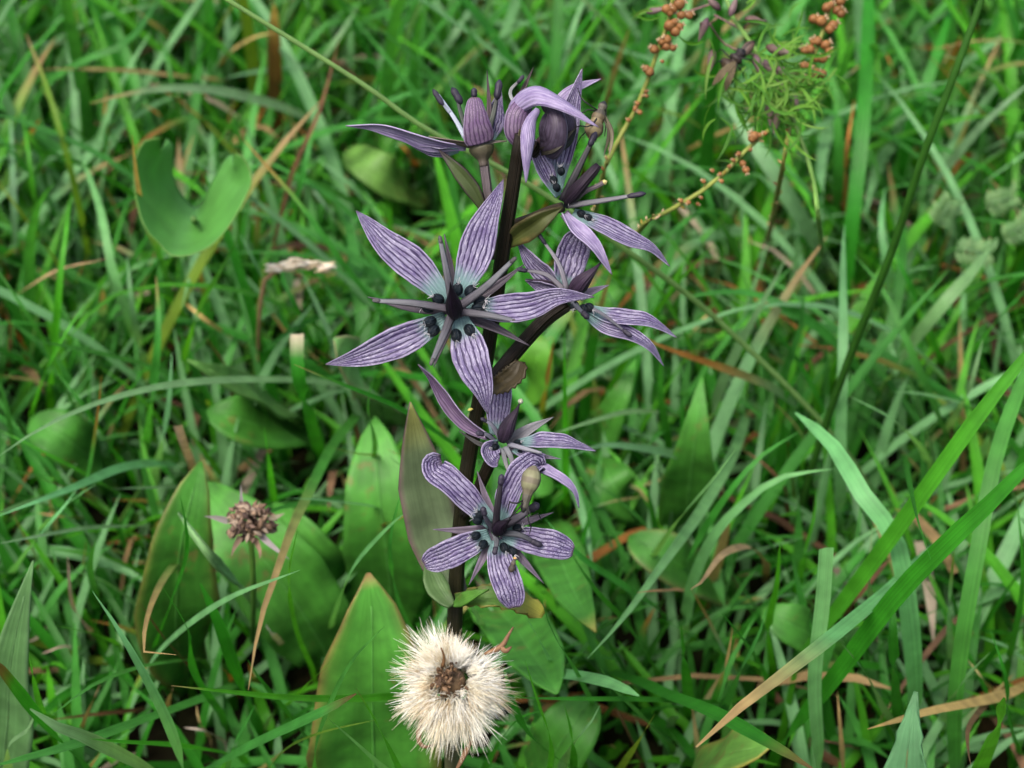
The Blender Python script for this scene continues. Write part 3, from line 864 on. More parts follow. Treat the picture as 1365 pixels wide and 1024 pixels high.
def fruiting_stalk(label, path, caps, d_of, w):
    pts = [at(x, y, d_of(x, y)) for x, y in path]
    g0 = at(*path[0], gdepth(*path[0]))
    e = empty('fruiting_stalk', g0)
    tag(e, label, 'seed stalk', 'stalks of small round brown capsules')
    allp = [g0 - np.array([0, 0, .003])] + pts[1:]
    add('stem', tube(allp, [PX(w, .26)] * 2 + [PX(w * .6, .26)], 50, 8, (0.10, 0.045, 0.02), (0.14, 0.17, 0.03)), M_TISSUE, e)
    note(spline(allp, 80), 2)
    sp_ = spline(allp, 120)
    for q in range(44, 119, 2):
        dv = unit(rng.normal(size=3))
        add('bract', blob(sp_[q] + dv * PX(5, .26), dv + .6 * UPV, PX(random.uniform(5, 11), .26), PX(random.uniform(3, 5), .26), 5, 5, random.choice([(0.34, 0.24, 0.10), (0.20, 0.16, 0.03), (0.16, 0.06, 0.025), (0.40, 0.30, 0.18)])), M_DRY, e)
    caps = caps + [(x + random.uniform(-11, 11), y + random.uniform(-9, 9), r * random.uniform(.7, .95), ax, ay) for (x, y, r, ax, ay) in caps if r >= 7]
    for (x, y, r, ax, ay) in caps:
        d = d_of(x, y) - .001
        o = bpy.data.objects.new('capsule', CAPS); COL.objects.link(o)
        p = at(x, y, d); ORIGIN[o] = p
        o.parent = e; o.location = p - g0
        s = PX(1.7 * r * random.uniform(.82, 1.1), d); o.scale = (s, s, s)
        ax3 = Vector(RGT * ax + UPV * ay - FWD * random.uniform(.1, .7))
        o.rotation_euler = ax3.to_track_quat('Z', 'Y').to_euler()
        k = bpy.data.objects.new('dry_style', CROWN); COL.objects.link(k); k.parent = o; k.location = (0, 0, .46)
        note(p[None], 3)
    return e


fd = lambda x, y: 0.262 + (y - 150) * 0.00004
cap = []
for x, y, r in ((905, 6, 9), (888, 12, 8), (908, 20, 9), (892, 34, 9), (900, 42, 8), (882, 56, 8), (872, 66, 8), (888, 62, 7), (866, 96, 9)):
    cap.append((x, y, r, 1 if x > 885 else -.8, .5))
for x, y, r in ((861, 122, 4), (846, 146, 4), (853, 150, 5), (838, 160, 4), (862, 128, 3.5), (850, 138, 3.5), (883, 82, 4), (848, 143, 3)):
    cap.append((x, y, r, random.choice([-1, 1]), .4))
fruiting_stalk('arching seed stalk with brown capsules thinning out downwards beside the fly', [(780, 350), (800, 250), (820, 195), (848, 145), (864, 105), (878, 65), (892, 25), (900, -20), (904, -50)], cap, fd, 4.6)
cap = [(1005, 178 + 4, 8, -.6, .8), (990, 218, 7, .3, -1), (978, 214, 4, -1, .5), (1012, 180, 5, 1, .4)]
for x, y in ((960, 232), (962, 242), (938, 242), (935, 264), (918, 270), (908, 268), (930, 272), (950, 228), (985, 205), (1000, 200), (1020, 178), (972, 222)):
    cap.append((x, y, 4, random.choice([-1, 1]), random.choice([-.6, .6])))
fruiting_stalk('leaning greenish red seed stalk with only a few capsules left', [(820, 345), (855, 304), (885, 285), (925, 262), (960, 236), (985, 210), (1005, 190), (1024, 174)], cap, lambda x, y: 0.258, 4.6)
cap = []
for x, y, r in ((1120, 2, 9), (1102, 10, 8), (1116, 14, 9), (1094, 28, 9), (1110, 34, 9), (1090, 55, 8), (1100, 60, 9), (1080, 66, 9), (1096, 78, 9), (1072, 88, 8), (1088, 98, 8), (1078, 108, 7), (1060, 115, 6)):
    cap.append((x, y, r, 1 if x > 1092 else -.7, .6))
fruiting_stalk('seed stalk packed with fat red brown capsules by the frilly grass head', [(1020, 330), (1040, 240), (1055, 160), (1078, 92), (1098, 40), (1112, -10), (1122, -50)], cap, lambda x, y: 0.272, 4.6)

# ================================================================== frilly sprouting grass head
VD = 0.268
vroot = at(1100, 330, gdepth(1100, 330))
vh = empty('sprouting_grass_head', vroot)
tag(vh, 'frilly green grass head sprouting curly leaflets and purple spikelets', 'grass head')
axis_px = [(1092, 300), (1082, 230), (1060, 165), (1032, 110), (1000, 55), (975, 20), (960, -25)]
add('stem', tube([vroot - np.array([0, 0, .003])] + [at(x, y, VD) for x, y in axis_px], [PX(5, VD), PX(4, VD), PX(3, VD)], 40, 6, (0.06, 0.13, 0.02), (0.10, 0.20, 0.04)), M_TISSUE, vh)
for pts in ([(1000, 55), (988, 40), (952, 20)], [(1010, 75), (968, 60), (944, 30)], [(990, 40), (1000, 30), (1022, 28)], [(1030, 105), (1042, 70), (1030, 60)], [(955, 25), (935, 40), (934, 30)], [(880, 10), (905, 18), (950, 5)]):
    add('branchlet', tube([at(x, y, VD + random.uniform(-.004, .004)) for x, y in pts], [PX(2, VD), PX(1.4, VD)], 10, 5, (0.12, 0.10, 0.05), (0.16, 0.08, 0.09)), M_TISSUE, vh)


def curl(x, y, ang, L, c, w=5):
    a = R(ang)
    bend = R(random.choice([-1, 1]) * random.uniform(20, 95))
    pts, px_, py_ = [], x, y
    dd = random.uniform(-.012, .008); sl = random.uniform(-.3, .3)
    for k in range(6):
        pts.append(at(px_, py_, VD + dd + sl * PX(L, VD) * k / 5))
        px_ += L / 5 * math.cos(a); py_ -= L / 5 * math.sin(a); a += bend / 5
    note(np.array(pts), 1)
    return add('curly_leaflet', ribbon(pts, PX(w, VD), 9, 3, 'lance', None, random.uniform(-50, 50), 40, .25, 0, 0, c), M_GRASS, vh)


GREENS = [(0.06, 0.20, 0.012), (0.10, 0.25, 0.02), (0.045, 0.15, 0.012), (0.13, 0.26, 0.04)]
for k in range(70):                        # the thick fan lower right
    x = random.gauss(1035, 26); y = random.gauss(120, 26)
    curl(x, y, random.gauss(-20, 45), random.uniform(30, 70), random.choice(GREENS))
for k in range(56):                        # hanging fringe
    x = random.uniform(950, 1070); y = random.uniform(85, 165)
    curl(x, y, random.gauss(-95, 35), random.uniform(30, 75), random.choice(GREENS[:3]), 4.2)
for x, y, a_, L in ((1005, 75, 25, 60), (1030, 85, 35, 70), (1010, 70, 80, 45), (985, 30, 10, 55), (990, 15, 30, 45), (945, 50, -70, 40), (938, 55, 200, 40), (1040, 95, 10, 70), (1050, 80, 70, 40), (870, 15, 170, 35), (880, 22, 200, 45), (950, 75, -110, 60), (960, 100, 190, 40), (1045, 105, 0, 55), (1050, 112, -10, 50), (995, 5, 40, 40), (880, 8, 190, 40), (872, 20, 160, 38)):
    curl(x, y, a_, L, random.choice(GREENS), 5)
for k in range(70):
    curl(random.gauss(1030, 36), random.gauss(105, 34), random.gauss(-30, 70), random.uniform(22, 55), random.choice(GREENS), 3.6)
PURP = [(0.05, 0.02, 0.035), (0.085, 0.045, 0.06), (0.05, 0.025, 0.02), (0.11, 0.07, 0.08)]
for x, y, a_, L in ((937, 40, 250, 34), (875, 14, 10, 28), (992, 70, 230, 40), (1008, 28, -10, 34), (950, 4, 140, 30), (978, 8, 70, 30), (1028, 92, 320, 40), (1048, 98, 330, 34), (1040, 68, 340, 40), (1042, 120, 300, 34), (1026, 150, 270, 40), (1060, 135, 290, 30), (948, 82, 260, 34), (1012, 90, 290, 36), (1034, 165, 260, 30)):
    a = R(a_)
    ax = RGT * math.cos(a) + UPV * math.sin(a) - FWD * random.uniform(-.4, .4)
    p = at(x, y, VD - random.uniform(0, .004))
    s = add('spikelet', blob(p, ax, PX(L, VD), PX(L * .36, VD), 8, 9, random.choice(PURP), (0.16, 0.12, 0.10), [.25, .8, 1, .95, .8, .55, .3, .05]), M_TISSUE, vh)
    note(p[None], 2)
c = at(978, 80, VD - .006)
bee = empty('dark_bug', c)
tag(bee, 'dark hairy bug hanging among the purple spikelets', 'insect')
g = [tube([at(992, 66, VD - .006), at(985, 74, VD - .006), at(976, 84, VD - .006), at(964, 94, VD - .006)], np.array([.3, .9, 1, .7, 1.2, 1.25, .75, 1.3, 1.7, 1.75, 1.4, .3]) * PX(7.8, VD), 30, 12, (0.008, 0.008, 0.012), (0.035, 0.022, 0.012))]
for a, b, e_ in (((970, 74), (962, 66), (956, 70)), ((982, 88), (990, 96), (992, 106)), ((974, 92), (980, 104), (976, 112)), ((968, 82), (956, 82), (950, 90)), ((990, 78), (1000, 80), (1004, 86)), ((994, 62), (1002, 56), (1008, 56))):
    g.append(tube([at(980, 80, VD - .006), at(*a, VD - .007), at(*b, VD - .006), at(*e_, VD - .004)], [PX(1.4, VD), PX(1, VD), PX(.6, VD)], 8, 5, INK))
add('body', join(*g), M_TISSUE, bee)
for s in (-1, 1):
    add('wing', ribbon([at(980, 82, VD - .008), at(968 + s * 4, 100 + s * 3, VD - .009), at(958 + s * 9, 118 + s * 4, VD - .008)], PX(11, VD), 10, 5, 'ovate', None, s * 20, 0, 0, .05, 0, (0.09, 0.07, 0.04)), M_DRY, bee)

# ================================================================== broad leaves
# (label, path root->tip in photo px, width px, colour, s at tip, options)
GL = (0.045, 0.185, 0.020); GM = (0.058, 0.225, 0.026); GB = (0.085, 0.27, 0.022); GP = (0.14, 0.31, 0.09); GD = (0.03, 0.12, 0.01)
RIM = (0.16, 0.12, 0.04)


def lifted(path, s_tip, s_root=1.0, hump=0.0, pw=0.8):
    P = spline([(x, y, 0) for x, y in path], 24)
    L = np.concatenate([[0], np.cumsum(np.linalg.norm(np.diff(P, axis=0), axis=1))]); L /= L[-1]
    out = []
    for (x, y, _), t in zip(P, L):
        s = s_root + (s_tip - s_root) * (t ** pw) - hump * math.sin(math.pi * t)
        d = gdepth(x, y) * s
        out.append(at(x, y, d))
    return out


def broad_leaf(label, path, w, c, s_tip=.8, s_root=1.0, hump=0.03, prof='ovate', edge=None, tip=None, tf=.85, roll=0, fold=.06, cup=0, wave=.05, mat=None, jag=0, rib=True, name='broad_leaf', n=30):
    SEED[0] += 1
    pts = lifted(path, s_tip, s_root, hump)
    if s_root >= .999:
        pts[0] = pts[0] - np.array([0, 0, .003])
    _, _, dm = project(np.array(pts[len(pts) // 2])[None])
    e = empty(name, pts[0])
    tag(e, label, 'leaf')
    W = PX(w, dm[0])
    g = ribbon(pts, W, n, 11, prof, None, roll, 0, fold, cup, wave, c, tip, tf, edge, jag, SEED[0], up=.5)
    add('blade', g, mat or M_LEAF, e, .0003)
    if rib:
        V = g[0].reshape(n, 11, 3)[:, 5]
        off = unit(CAM - V[n // 2]) * .00022
        add('midrib', tube(list(V[:-2] + off), [PX(2.6, dm[0]), PX(2.2, dm[0]), PX(.8, dm[0])], 24, 6, tuple(min(1, 1.25 * x + .015) for x in c)), M_LEAF, e)
    note(g[0], 1)
    Vg = g[0].reshape(n, 11, 3)
    for k in range(4):
        note((Vg[:, :-1] * (1 - k / 4) + Vg[:, 1:] * (k / 4)).reshape(-1, 3), 1)
    return e


broad_leaf('large basal leaf with reddish rim behind the fluffy seed head', [(505, 1130), (500, 1040), (497, 960), (496, 880), (495, 815), (491, 764)], 186, GM, .74, hump=.02, edge=(0.14, 0.12, 0.03), tip=(0.2, 0.11, 0.04), tf=.975, roll=-6, wave=.07, prof='ovate')
broad_leaf('wide upright leaf behind the tall grey green stem leaf', [(524, 830), (518, 760), (508, 680), (502, 610), (500, 556)], 118, GM, .82, roll=8)
broad_leaf('dark olive rimmed leaf curving up behind the withered head', [(250, 905), (236, 850), (236, 780), (246, 700), (268, 614)], 118, GL, .78, edge=(0.11, 0.13, 0.025), roll=-24)
broad_leaf('broad leaf lying under the withered brown head', [(440, 880), (405, 820), (350, 745), (300, 690), (262, 642)], 128, GM, .86, roll=14)
broad_leaf('light pointed leaf edge beside the withered head stem', [(470, 810), (430, 760), (390, 705), (365, 670)], 84, GM, .88, roll=25)
broad_leaf('pale downy toothed leaf leaning on the olive rimmed leaf', [(350, 830), (326, 790), (284, 745), (258, 712), (238, 684)], 38, (0.15, 0.30, 0.11), .76, hump=.07, mat=M_FUZZ, jag=.34, roll=10, fold=.12, prof='lance', name='downy_leaf')
broad_leaf('small round dark leaf below the long arched blade', [(420, 590), (385, 575), (345, 565), (305, 556), (276, 548)], 92, GL, .88, prof='round', roll=-12)
broad_leaf('pale leaf half covered by the long arched blade', [(400, 560), (360, 535), (310, 508), (250, 480)], 84, (0.12, 0.28, 0.06), .78, prof='lance')
broad_leaf('pale oval leaf standing behind the widest star flower', [(520, 575), (500, 535), (476, 494), (446, 452)], 88, GP, .74, prof='round', edge=(0.2, 0.22, 0.1))
broad_leaf('faint broad leaf under thin crossing blades', [(150, 640), (120, 610), (80, 580), (40, 560)], 80, GL, .9, prof='round')
broad_leaf('grey green leaf with wavy margin rising at the meadow edge beside brown litter', [(0, 1090), (8, 1000), (12, 910), (24, 830), (44, 748)], 88, (0.075, 0.175, 0.055), .70, prof='lance', mat=M_FUZZ, wave=.09, edge=(0.10, 0.2, 0.08))
broad_leaf('leaf pointing down beneath the ragged lower flower', [(726, 690), (745, 740), (768, 795), (794, 842)], 74, GM, .80, roll=-10, tip=(0.25, 0.24, 0.05), tf=.95)
broad_leaf('fresh leaf with pale fold below the yellowing chewed leaf', [(640, 780), (672, 820), (706, 866), (742, 925)], 92, GM, .80, prof='round', fold=.16)
broad_leaf('round leaf tucked in the grass beside tall strap leaf', [(970, 790), (930, 765), (885, 740), (838, 716)], 78, GL, .90, prof='round', edge=(.13, .17, .05))
broad_leaf('tall strap shaped leaf among curved pale blades', [(915, 720), (918, 660), (926, 590), (936, 500)], 88, GM, .80, prof='lance')
broad_leaf('small bright leaf behind the side branch', [(690, 560), (705, 520), (716, 480), (720, 445)], 66, GB, .84, prof='round')
broad_leaf('slanting bright leaf between thin stalks behind the branch flower', [(785, 620), (805, 575), (828, 525), (848, 478)], 62, GM, .86, prof='lance')
broad_leaf('glossy leaf lying low beside the fluffy seed head', [(700, 1060), (735, 1010), (765, 965), (790, 930)], 96, GL, .88, prof='round')
broad_leaf('wide bright leaf with yellow rim under a dark green blade', [(890, 1080), (930, 1030), (975, 1005), (1030, 992)], 92, (0.10, 0.24, 0.04), .80, prof='round', edge=(0.26, 0.26, 0.05), roll=20)
broad_leaf('toothed grey green leaf pointing up beside a tan dry blade', [(1212, 1290), (1204, 1180), (1206, 1060), (1211, 990), (1221, 922)], 156, (0.062, 0.17, 0.068), .74, prof='lance', jag=.19, mat=M_FUZZ, fold=.1, name='toothed_leaf', n=64)
broad_leaf('low leaf in shade beneath the crossing right blades', [(1120, 880), (1085, 850), (1050, 830), (1015, 812)], 70, GL, .9, prof='round')
broad_leaf('yellowish leaf lying behind the upper star petals', [(560, 270), (530, 245), (495, 222), (462, 200)], 56, (0.11, 0.24, 0.045), .92, prof='round')
broad_leaf('leaf glimpsed low among blades behind the side branch flower', [(860, 450), (835, 425), (812, 400), (798, 372)], 52, GM, .9, prof='round')
broad_leaf('dim leaf lying deep between the arched blades and dry straw', [(640, 690), (660, 650), (690, 640), (740, 650)], 60, GL, .93, prof='round')
broad_leaf('shaded leaf under the strap leaf root', [(850, 690), (830, 665), (815, 640), (800, 610)], 60, GL, .93, prof='round')

# the folded, trough-like leaf
outer = [(214, 184), (192, 188), (180, 214), (179, 250), (188, 292), (205, 322), (222, 340), (250, 341), (282, 327), (308, 298), (328, 262), (336, 238), (327, 212), (314, 204)]
inner = [(222, 185), (231, 194), (230, 212), (230, 230), (238, 252), (250, 268), (261, 276), (270, 270), (276, 256), (282, 243), (289, 230), (296, 218), (304, 208), (312, 205)]
n, m = 40, 21
LD = 0.292
Po = spline([at(x, y, LD + .0002 * (0 if 3 < i < 11 else 14)) for i, (x, y) in enumerate(outer)], n)
Pi = spline([at(x, y, LD + .022) for x, y in inner], n)
tt = np.linspace(0, 1, m)[None, :, None]
Vf = Po[:, None] * (1 - tt) + Pi[:, None] * tt
mr = np.exp(-((np.linspace(0, 1, n) - .44) / .035) ** 2)[:, None, None]
bul = np.sin(np.pi * tt) * (.0034 + .0005 * np.sin(np.linspace(0, 21, n))[:, None, None]) - .0012 * mr * (1 - tt)
Vf = Vf + (UPV * -.6 - FWD * .6) * bul
c_ = np.ones((n, m, 3)) * np.array((0.085, 0.275, 0.050))
c_[:, 0] = (0.085, 0.19, 0.03)
uvf = np.stack(np.meshgrid(np.linspace(0, 1, n), np.linspace(0, 1, m), indexing='ij'), -1)
lroot = at(258, 300, gdepth(258, 300))
le = empty('folded_leaf', lroot)
tag(le, 'broad glossy leaf folded into a trough, its two halves standing up', 'leaf')
add('blade', (Vf.reshape(-1, 3), grid_faces(n, m), uvf.reshape(-1, 2), c_.reshape(-1, 3)), M_SMOOTH, le, .00012)
add('leaf_stalk', tube([lroot - np.array([0, 0, .003]), at(262, 300, .36), at(258, 292, LD + .008)], [PX(7), PX(6)], 12, 8, (0.08, 0.18, 0.04)), M_LEAF, le)
note(Vf.reshape(-1, 3), 2)

# little lobed grey leaves
lob_labels = ['small lobed grey green leaf with browned lobes among far blades', 'lobed downy leaf lying lowest of the grey leaf cluster', 'lobed downy leaf beside a rust coloured straw', 'tiny lobed leaf tucked behind the grey leaf cluster']
for (x, y, L, a0), lb in zip(((1316, 275, 60, 20), (1275, 335, 70, -5), (1250, 298, 55, 60), (1340, 318, 62, 35)), lob_labels):
    r0 = at(x - 20, y + 50, gdepth(x - 20, y + 50)); d0 = gdepth(x, y) * .86
    e = empty('lobed_leaf', r0); tag(e, lb, 'leaf', 'lobed grey green leaves')
    tipp = at(x + L * .6 * math.cos(R(a0)), y - L * .6 * math.sin(R(a0)), d0 - .004)
    mid = at(x, y, d0)
    add('leaf_stalk', tube([r0 - np.array([0, 0, .003]), mid, tipp], [PX(3, d0), PX(1.5, d0)], 12, 5, (0.10, 0.2, 0.08)), M_FUZZ, e)
    sp = spline([mid, tipp], 6)
    for k in range(6):
        for s in (-1, 1):
            a = R(a0 + s * 65)
            q = sp[k] + (RGT * math.cos(a) + UPV * math.sin(a)) * PX(random.uniform(16, 26), d0)
            add('lobe', ribbon([sp[k], (sp[k] + q) / 2 - FWD * .0006, q], PX(9, d0), 8, 5, 'lance', None, random.uniform(-25, 25), 0, .1, 0, .02, random.choice([(0.07, 0.16, 0.05), (0.09, 0.18, 0.06)]), tipcol=random.choice([None, (0.36, 0.26, 0.15)])), M_FUZZ, e)
    note(sp, 4)

# ================================================================== grass blades that stand out, one by one
C_BRIGHT = (0.062, 0.280, 0.014); C_DEEP = (0.024, 0.165, 0.011); C_PALE = (0.135, 0.310, 0.125); C_MID = (0.050, 0.220, 0.034)
C_YEL = (0.13, 0.22, 0.02); C_TAN = (0.33, 0.225, 0.095); C_BRN = (0.11, 0.055, 0.025); C_WHT = (0.42, 0.35, 0.25); C_ORG = (0.27, 0.115, 0.025)
KIND = {
    'bright': (C_BRIGHT, 'fresh bright green blade of grass', 'bright green grass blades'),
    'deep': (C_DEEP, 'dark green blade of grass', 'dark green grass blades'),
    'pale': (C_PALE, 'pale bluish green blade of grass with a soft sheen', 'pale bluish grass blades'),
    'mid': (C_MID, 'plain mid green blade of grass', 'mid green grass blades'),
    'yel': (C_YEL, 'yellowish green blade of grass', 'yellowish grass blades'),
    'tan': (C_TAN, 'dry tan blade of dead grass', 'dry tan straws'),
    'brn': (C_BRN, 'thin dead brown straw', 'dead brown straws'),
    'wht': (C_WHT, 'bleached whitish straw', 'bleached straws'),
    'org': (C_ORG, 'rust orange dead blade of grass', 'rust orange straws'),
}
NB = [0]
AUTO = []
TIPL = {'tan': ' with withered tan tip', 'org': ' with rusty tip', 'yel': ' with yellow tip', 'brn': ' with brown tip', 'grn': ' turning green', 'wht': ' with bleached tip'}


def blade(kind, w, s_tip, path, tip=None, tf=.82, label=None, hump=None, prof=None, s_root=1.0, roll=None, fold=None, name=None, root=None):
    col, lab, grp = KIND[kind]
    dry = kind in ('tan', 'brn', 'wht', 'org')
    NB[0] += 1
    r_ = random.Random(NB[0] * 13)
    col = tuple(x * r_.uniform(.86, 1.14) for x in col)
    hump = r_.uniform(.0, .04) if hump is None else hump
    if s_root >= .999 and s_tip > .75:
        s_tip = 1 - (1 - s_tip) * (1.55 if s_tip > .82 else 1.25)
    pts = lifted(path, s_tip, s_root, hump, .55)
    if s_root >= .999:
        pts[0] = pts[0] - np.array([0, 0, .003])
    _, _, dm = project(np.array(pts[len(pts) // 2])[None])
    g = ribbon(pts, PX(w, dm[0]) * (0.9 if roll is not None or w > 24 else 1.0 if w > 17 else 1.15), 22, 5, prof or ('strap' if w > 17 else 'blade'), None,
               r_.uniform(-16, 16) if roll is None else roll, r_.uniform(-18, 18), r_.uniform(.05, .16) if fold is None else fold, 0, .03 if not dry else .1,
               col, {'tan': C_TAN, 'org': C_ORG, 'yel': C_YEL, 'brn': C_BRN, 'wht': C_WHT, 'grn': C_MID}.get(tip), tf, seed=NB[0], up=.7)
    o = add(name or ('dry_straw' if dry else 'grass_shoot'), g, M_DRY if dry else M_GRASS)
    if root is not None:
        pass
    tl = TIPL.get(tip, '')
    if label:
        tag(o, label, 'straw' if dry else 'grass blade')
    else:
        tag(o, 'x', 'straw' if dry else 'grass blade')
        AUTO.append((o, kind, tl, np.array(pts), PX(w, dm[0])))
    note(spline(pts, 120), 1, ZL if label else ZS)
    return o


# tall round culms
def culm(label, path, w, c, ds):
    pts = [at(x, y, d) for (x, y), d in zip(path, ds)]
    pts[0] = at(*path[0], gdepth(*path[0])) - np.array([0, 0, .003])
    o = add('grass_culm', tube(pts, [PX(w * .55, .26), PX(w * .5, .26), PX(w * .35, .26)], 60, 8, c), M_GRASS)
    tag(o, label, 'grass stem')
    note(spline(pts, 200), 2)


culm('tall dark green grass stem crossing the meadow with one small node', [(1052, 720), (1092, 593), (1131, 481), (1187, 340), (1230, 210), (1270, 105), (1312, -10), (1335, -70)], 13, (0.035, 0.125, 0.015), [.34, .315, .295, .276, .262, .255, .25, .247])
culm('long thin light green grass stem slanting behind the top flowers', [(1200, 705), (1120, 592), (960, 430), (830, 330), (700, 243), (565, 170), (480, 110), (300, -2), (230, -45)], 8.5, (0.17, 0.30, 0.09), [.33, .32, .295, .275, .262, .252, .248, .242, .24])

B = blade
# upper left
B('yel', 9, .80, [(120, 352), (102, 260), (84, 190), (62, 116), (33, 42)], 'tan', label='thin yellow green blade with a long tan tip')
B('mid', 7, .88, [(162, 232), (116, 190), (68, 137), (52, 108)], 'yel')
B('tan', 8, .86, [(330, 112), (310, 109), (230, 100), (150, 93), (54, 92)], label='long tan straw lying level above the pale arched blade')
B('pale', 17, .84, [(480, 190), (464, 183), (422, 165), (369, 141), (281, 120), (197, 120), (120, 138)], 'tan', .9, label='wide pale arched blade above the folded leaf', hump=.04)
B('pale', 12, .90, [(480, 112), (400, 90), (340, 96), (300, 104)])
B('pale', 9, .90, [(190, 58), (140, 55), (52, 58), (0, 70), (-20, 76)])
B('pale', 14, .88, [(60, 148), (42, 130), (14, 104), (-14, 90)])
B('mid', 9, .86, [(60, 126), (40, 98), (0, 46), (-20, 20)])
B('mid', 10, .86, [(14, 225), (21, 197), (56, 120), (105, 84), (169, 56), (211, 0), (222, -20)], hump=.06)
B('pale', 10, .88, [(35, 66), (60, 42), (109, 0), (125, -14)])
B('wht', 10, .84, [(235, 60), (226, 50), (190, 21), (163, 0), (150, -10)], label='bleached straw poking up above the level tan straw')
B('tan', 9, .86, [(281, 102), (296, 84), (316, 63), (345, 48), (369, 44)], label='curved tan straw above the wide pale arched blade')
B('pale', 11, .90, [(192, 196), (190, 160), (190, 120), (192, 80)])
B('pale', 12, .90, [(310, 135), (306, 110), (304, 50), (302, -10)])
B('pale', 13, .88, [(385, 140), (397, 123), (430, 80), (464, 30), (478, 5)])
B('mid', 10, .70, [(560, 490), (510, 420), (457, 352), (401, 274), (352, 218), (321, 182)], 'org', .84, label='slender blade with a bright orange tip between folded leaf and flower')
B('brn', 6, .84, [(352, 372), (362, 338), (390, 229), (422, 158), (443, 88), (452, 50)])
B('mid', 9, .87, [(380, 330), (387, 309), (401, 246), (418, 169), (424, 140)])
B('pale', 9, .90, [(22, 370), (21, 352), (18, 246), (14, 148)])
B('deep', 8, .86, [(85, 300), (70, 281), (56, 253), (0, 183), (-14, 166)])
B('bright', 12, .80, [(66, 540), (70, 500), (76, 420), (82, 350), (95, 258)], label='upright bright green blade standing clear of the tangle')
B('yel', 7, .86, [(90, 372), (77, 352), (40, 300), (0, 246), (-12, 230)])
B('pale', 12, .88, [(196, 492), (170, 420), (148, 352), (134, 281), (105, 197)])
B('mid', 10, .585, [(225, 380), (214, 345), (195, 300), (183, 245), (176, 180)], 'tan', .5, label='half dried blade hugging the folded leaf rim')
B('bright', 13, .78, [(236, 505), (250, 465), (267, 410), (300, 350), (321, 311)])
B('pale', 11, .86, [(375, 430), (360, 390), (345, 360), (320, 312)])
B('mid', 12, .90, [(500, 290), (470, 270), (420, 245), (345, 232)])
B('pale', 10, .90, [(470, 330), (452, 300), (430, 270), (404, 236)])
B('tan', 7, .84, [(-4, 412), (5, 405), (70, 364), (118, 350), (138, 350), (143, 344)], label='curled bleached straw with a hooked end', hump=.02)
B('mid', 9, .88, [(250, 190), (236, 140), (225, 90), (214, 40)])
B('bright', 8, .88, [(52, 330), (46, 270), (40, 220), (30, 150)])
B('pale', 9, .88, [(440, 60), (420, 30), (404, -10)])
B('mid', 9, .88, [(260, 80), (272, 40), (280, -10)])
B('org', 6, .92, [(150, 250), (146, 200), (140, 150), (142, 120)])
B('org', 7, .92, [(250, 175), (228, 165), (200, 144), (190, 140)])
# middle left
B('pale', 13, .76, [(540, 560), (480, 522), (440, 512), (394, 507), (299, 507), (211, 516), (123, 540), (53, 572), (-6, 611)], label='very long pale blade arching level across the leaves', hump=.04)
B('mid', 11, .84, [(262, 508), (246, 502), (158, 477), (77, 460), (40, 452)])
B('deep', 16, .74, [(428, 612), (425, 600), (411, 551), (397, 498), (396, 446)], 'wht', .975, prof='cut', label='stout dark green blade cut off straight at its bleached top')
B('deep', 15, .655, [(720, 650), (660, 622), (610, 598), (530, 545), (440, 507), (392, 486)], 'tan', .95, label='dark glossy blade reaching behind the main stem', fold=.25)
B('wht', 10, .80, [(258, 628), (253, 612), (245, 592), (237, 568)], prof='cut', label='short bleached stub standing above the olive rimmed leaf')
B('mid', 8, .78, [(84, 708), (108, 660), (120, 620), (132, 537), (135, 500)], 'org', .8, label='thin upright blade with rusty tip crossing the long pale blade')
B('bright', 11, .82, [(200, 684), (190, 678), (113, 632), (53, 600), (-8, 570)])
B('pale', 17, .80, [(250, 625), (239, 622), (204, 618), (158, 625), (98, 650), (-8, 690)], label='wide pale blade bowing over the lower tangle', hump=.05)
B('mid', 8, .88, [(112, 646), (105, 643), (42, 632), (-8, 624)])
B('pale', 12, .84, [(50, 716), (60, 700), (90, 672), (128, 645)])
B('pale', 9, .88, [(262, 652), (230, 650), (176, 651), (150, 652)])
B('mid', 16, .80, [(192, 600), (197, 580), (207, 490), (211, 428), (208, 368)], 'tan', .92)
B('pale', 12, .88, [(200, 510), (193, 488), (176, 410), (169, 338)])
B('mid', 12, .88, [(232, 420), (225, 393), (211, 340), (200, 300)])
B('pale', 13, .86, [(205, 640), (214, 600), (225, 537), (229, 470)])
B('mid', 15, .78, [(505, 520), (470, 560), (440, 600), (408, 665), (390, 702), (362, 782), (345, 835), (331, 920)], 'tan', .6, label='long blade yellowing towards its drooping tan tip beside the withered head', hump=.05)
B('bright', 10, .84, [(366, 672), (364, 660), (359, 621), (352, 570)])
B('brn', 6, .88, [(312, 548), (311, 537), (302, 491), (274, 450)])
B('tan', 7, .92, [(330, 464), (310, 452), (267, 421), (235, 393)])
B('deep', 11, .86, [(480, 430), (440, 420), (390, 440), (350, 470)])
B('mid', 9, .84, [(430, 470), (450, 440), (475, 415), (500, 402)])
B('deep', 10, .90, [(420, 470), (400, 420), (380, 380), (372, 350)])
B('pale', 10, .90, [(330, 470), (345, 430), (370, 410), (384, 408)])
B('mid', 9, .84, [(105, 560), (80, 500), (50, 440), (10, 380), (-10, 350)])
B('bright', 8, .86, [(40, 560), (60, 500), (90, 440), (120, 400)])
B('brn', 7, .92, [(10, 500), (12, 470), (14, 440), (6, 408)])
B('org', 6, .9, [(35, 470), (20, 440), (8, 425), (2, 415)])
B('mid', 10, .86, [(30, 650), (20, 600), (8, 540), (-10, 480)])
B('deep', 10, .86, [(180, 640), (150, 600), (110, 540), (70, 490)])
B('brn', 6, .90, [(150, 690), (110, 660), (60, 640), (40, 632)])
B('tan', 6, .93, [(120, 690), (90, 690), (50, 684)])
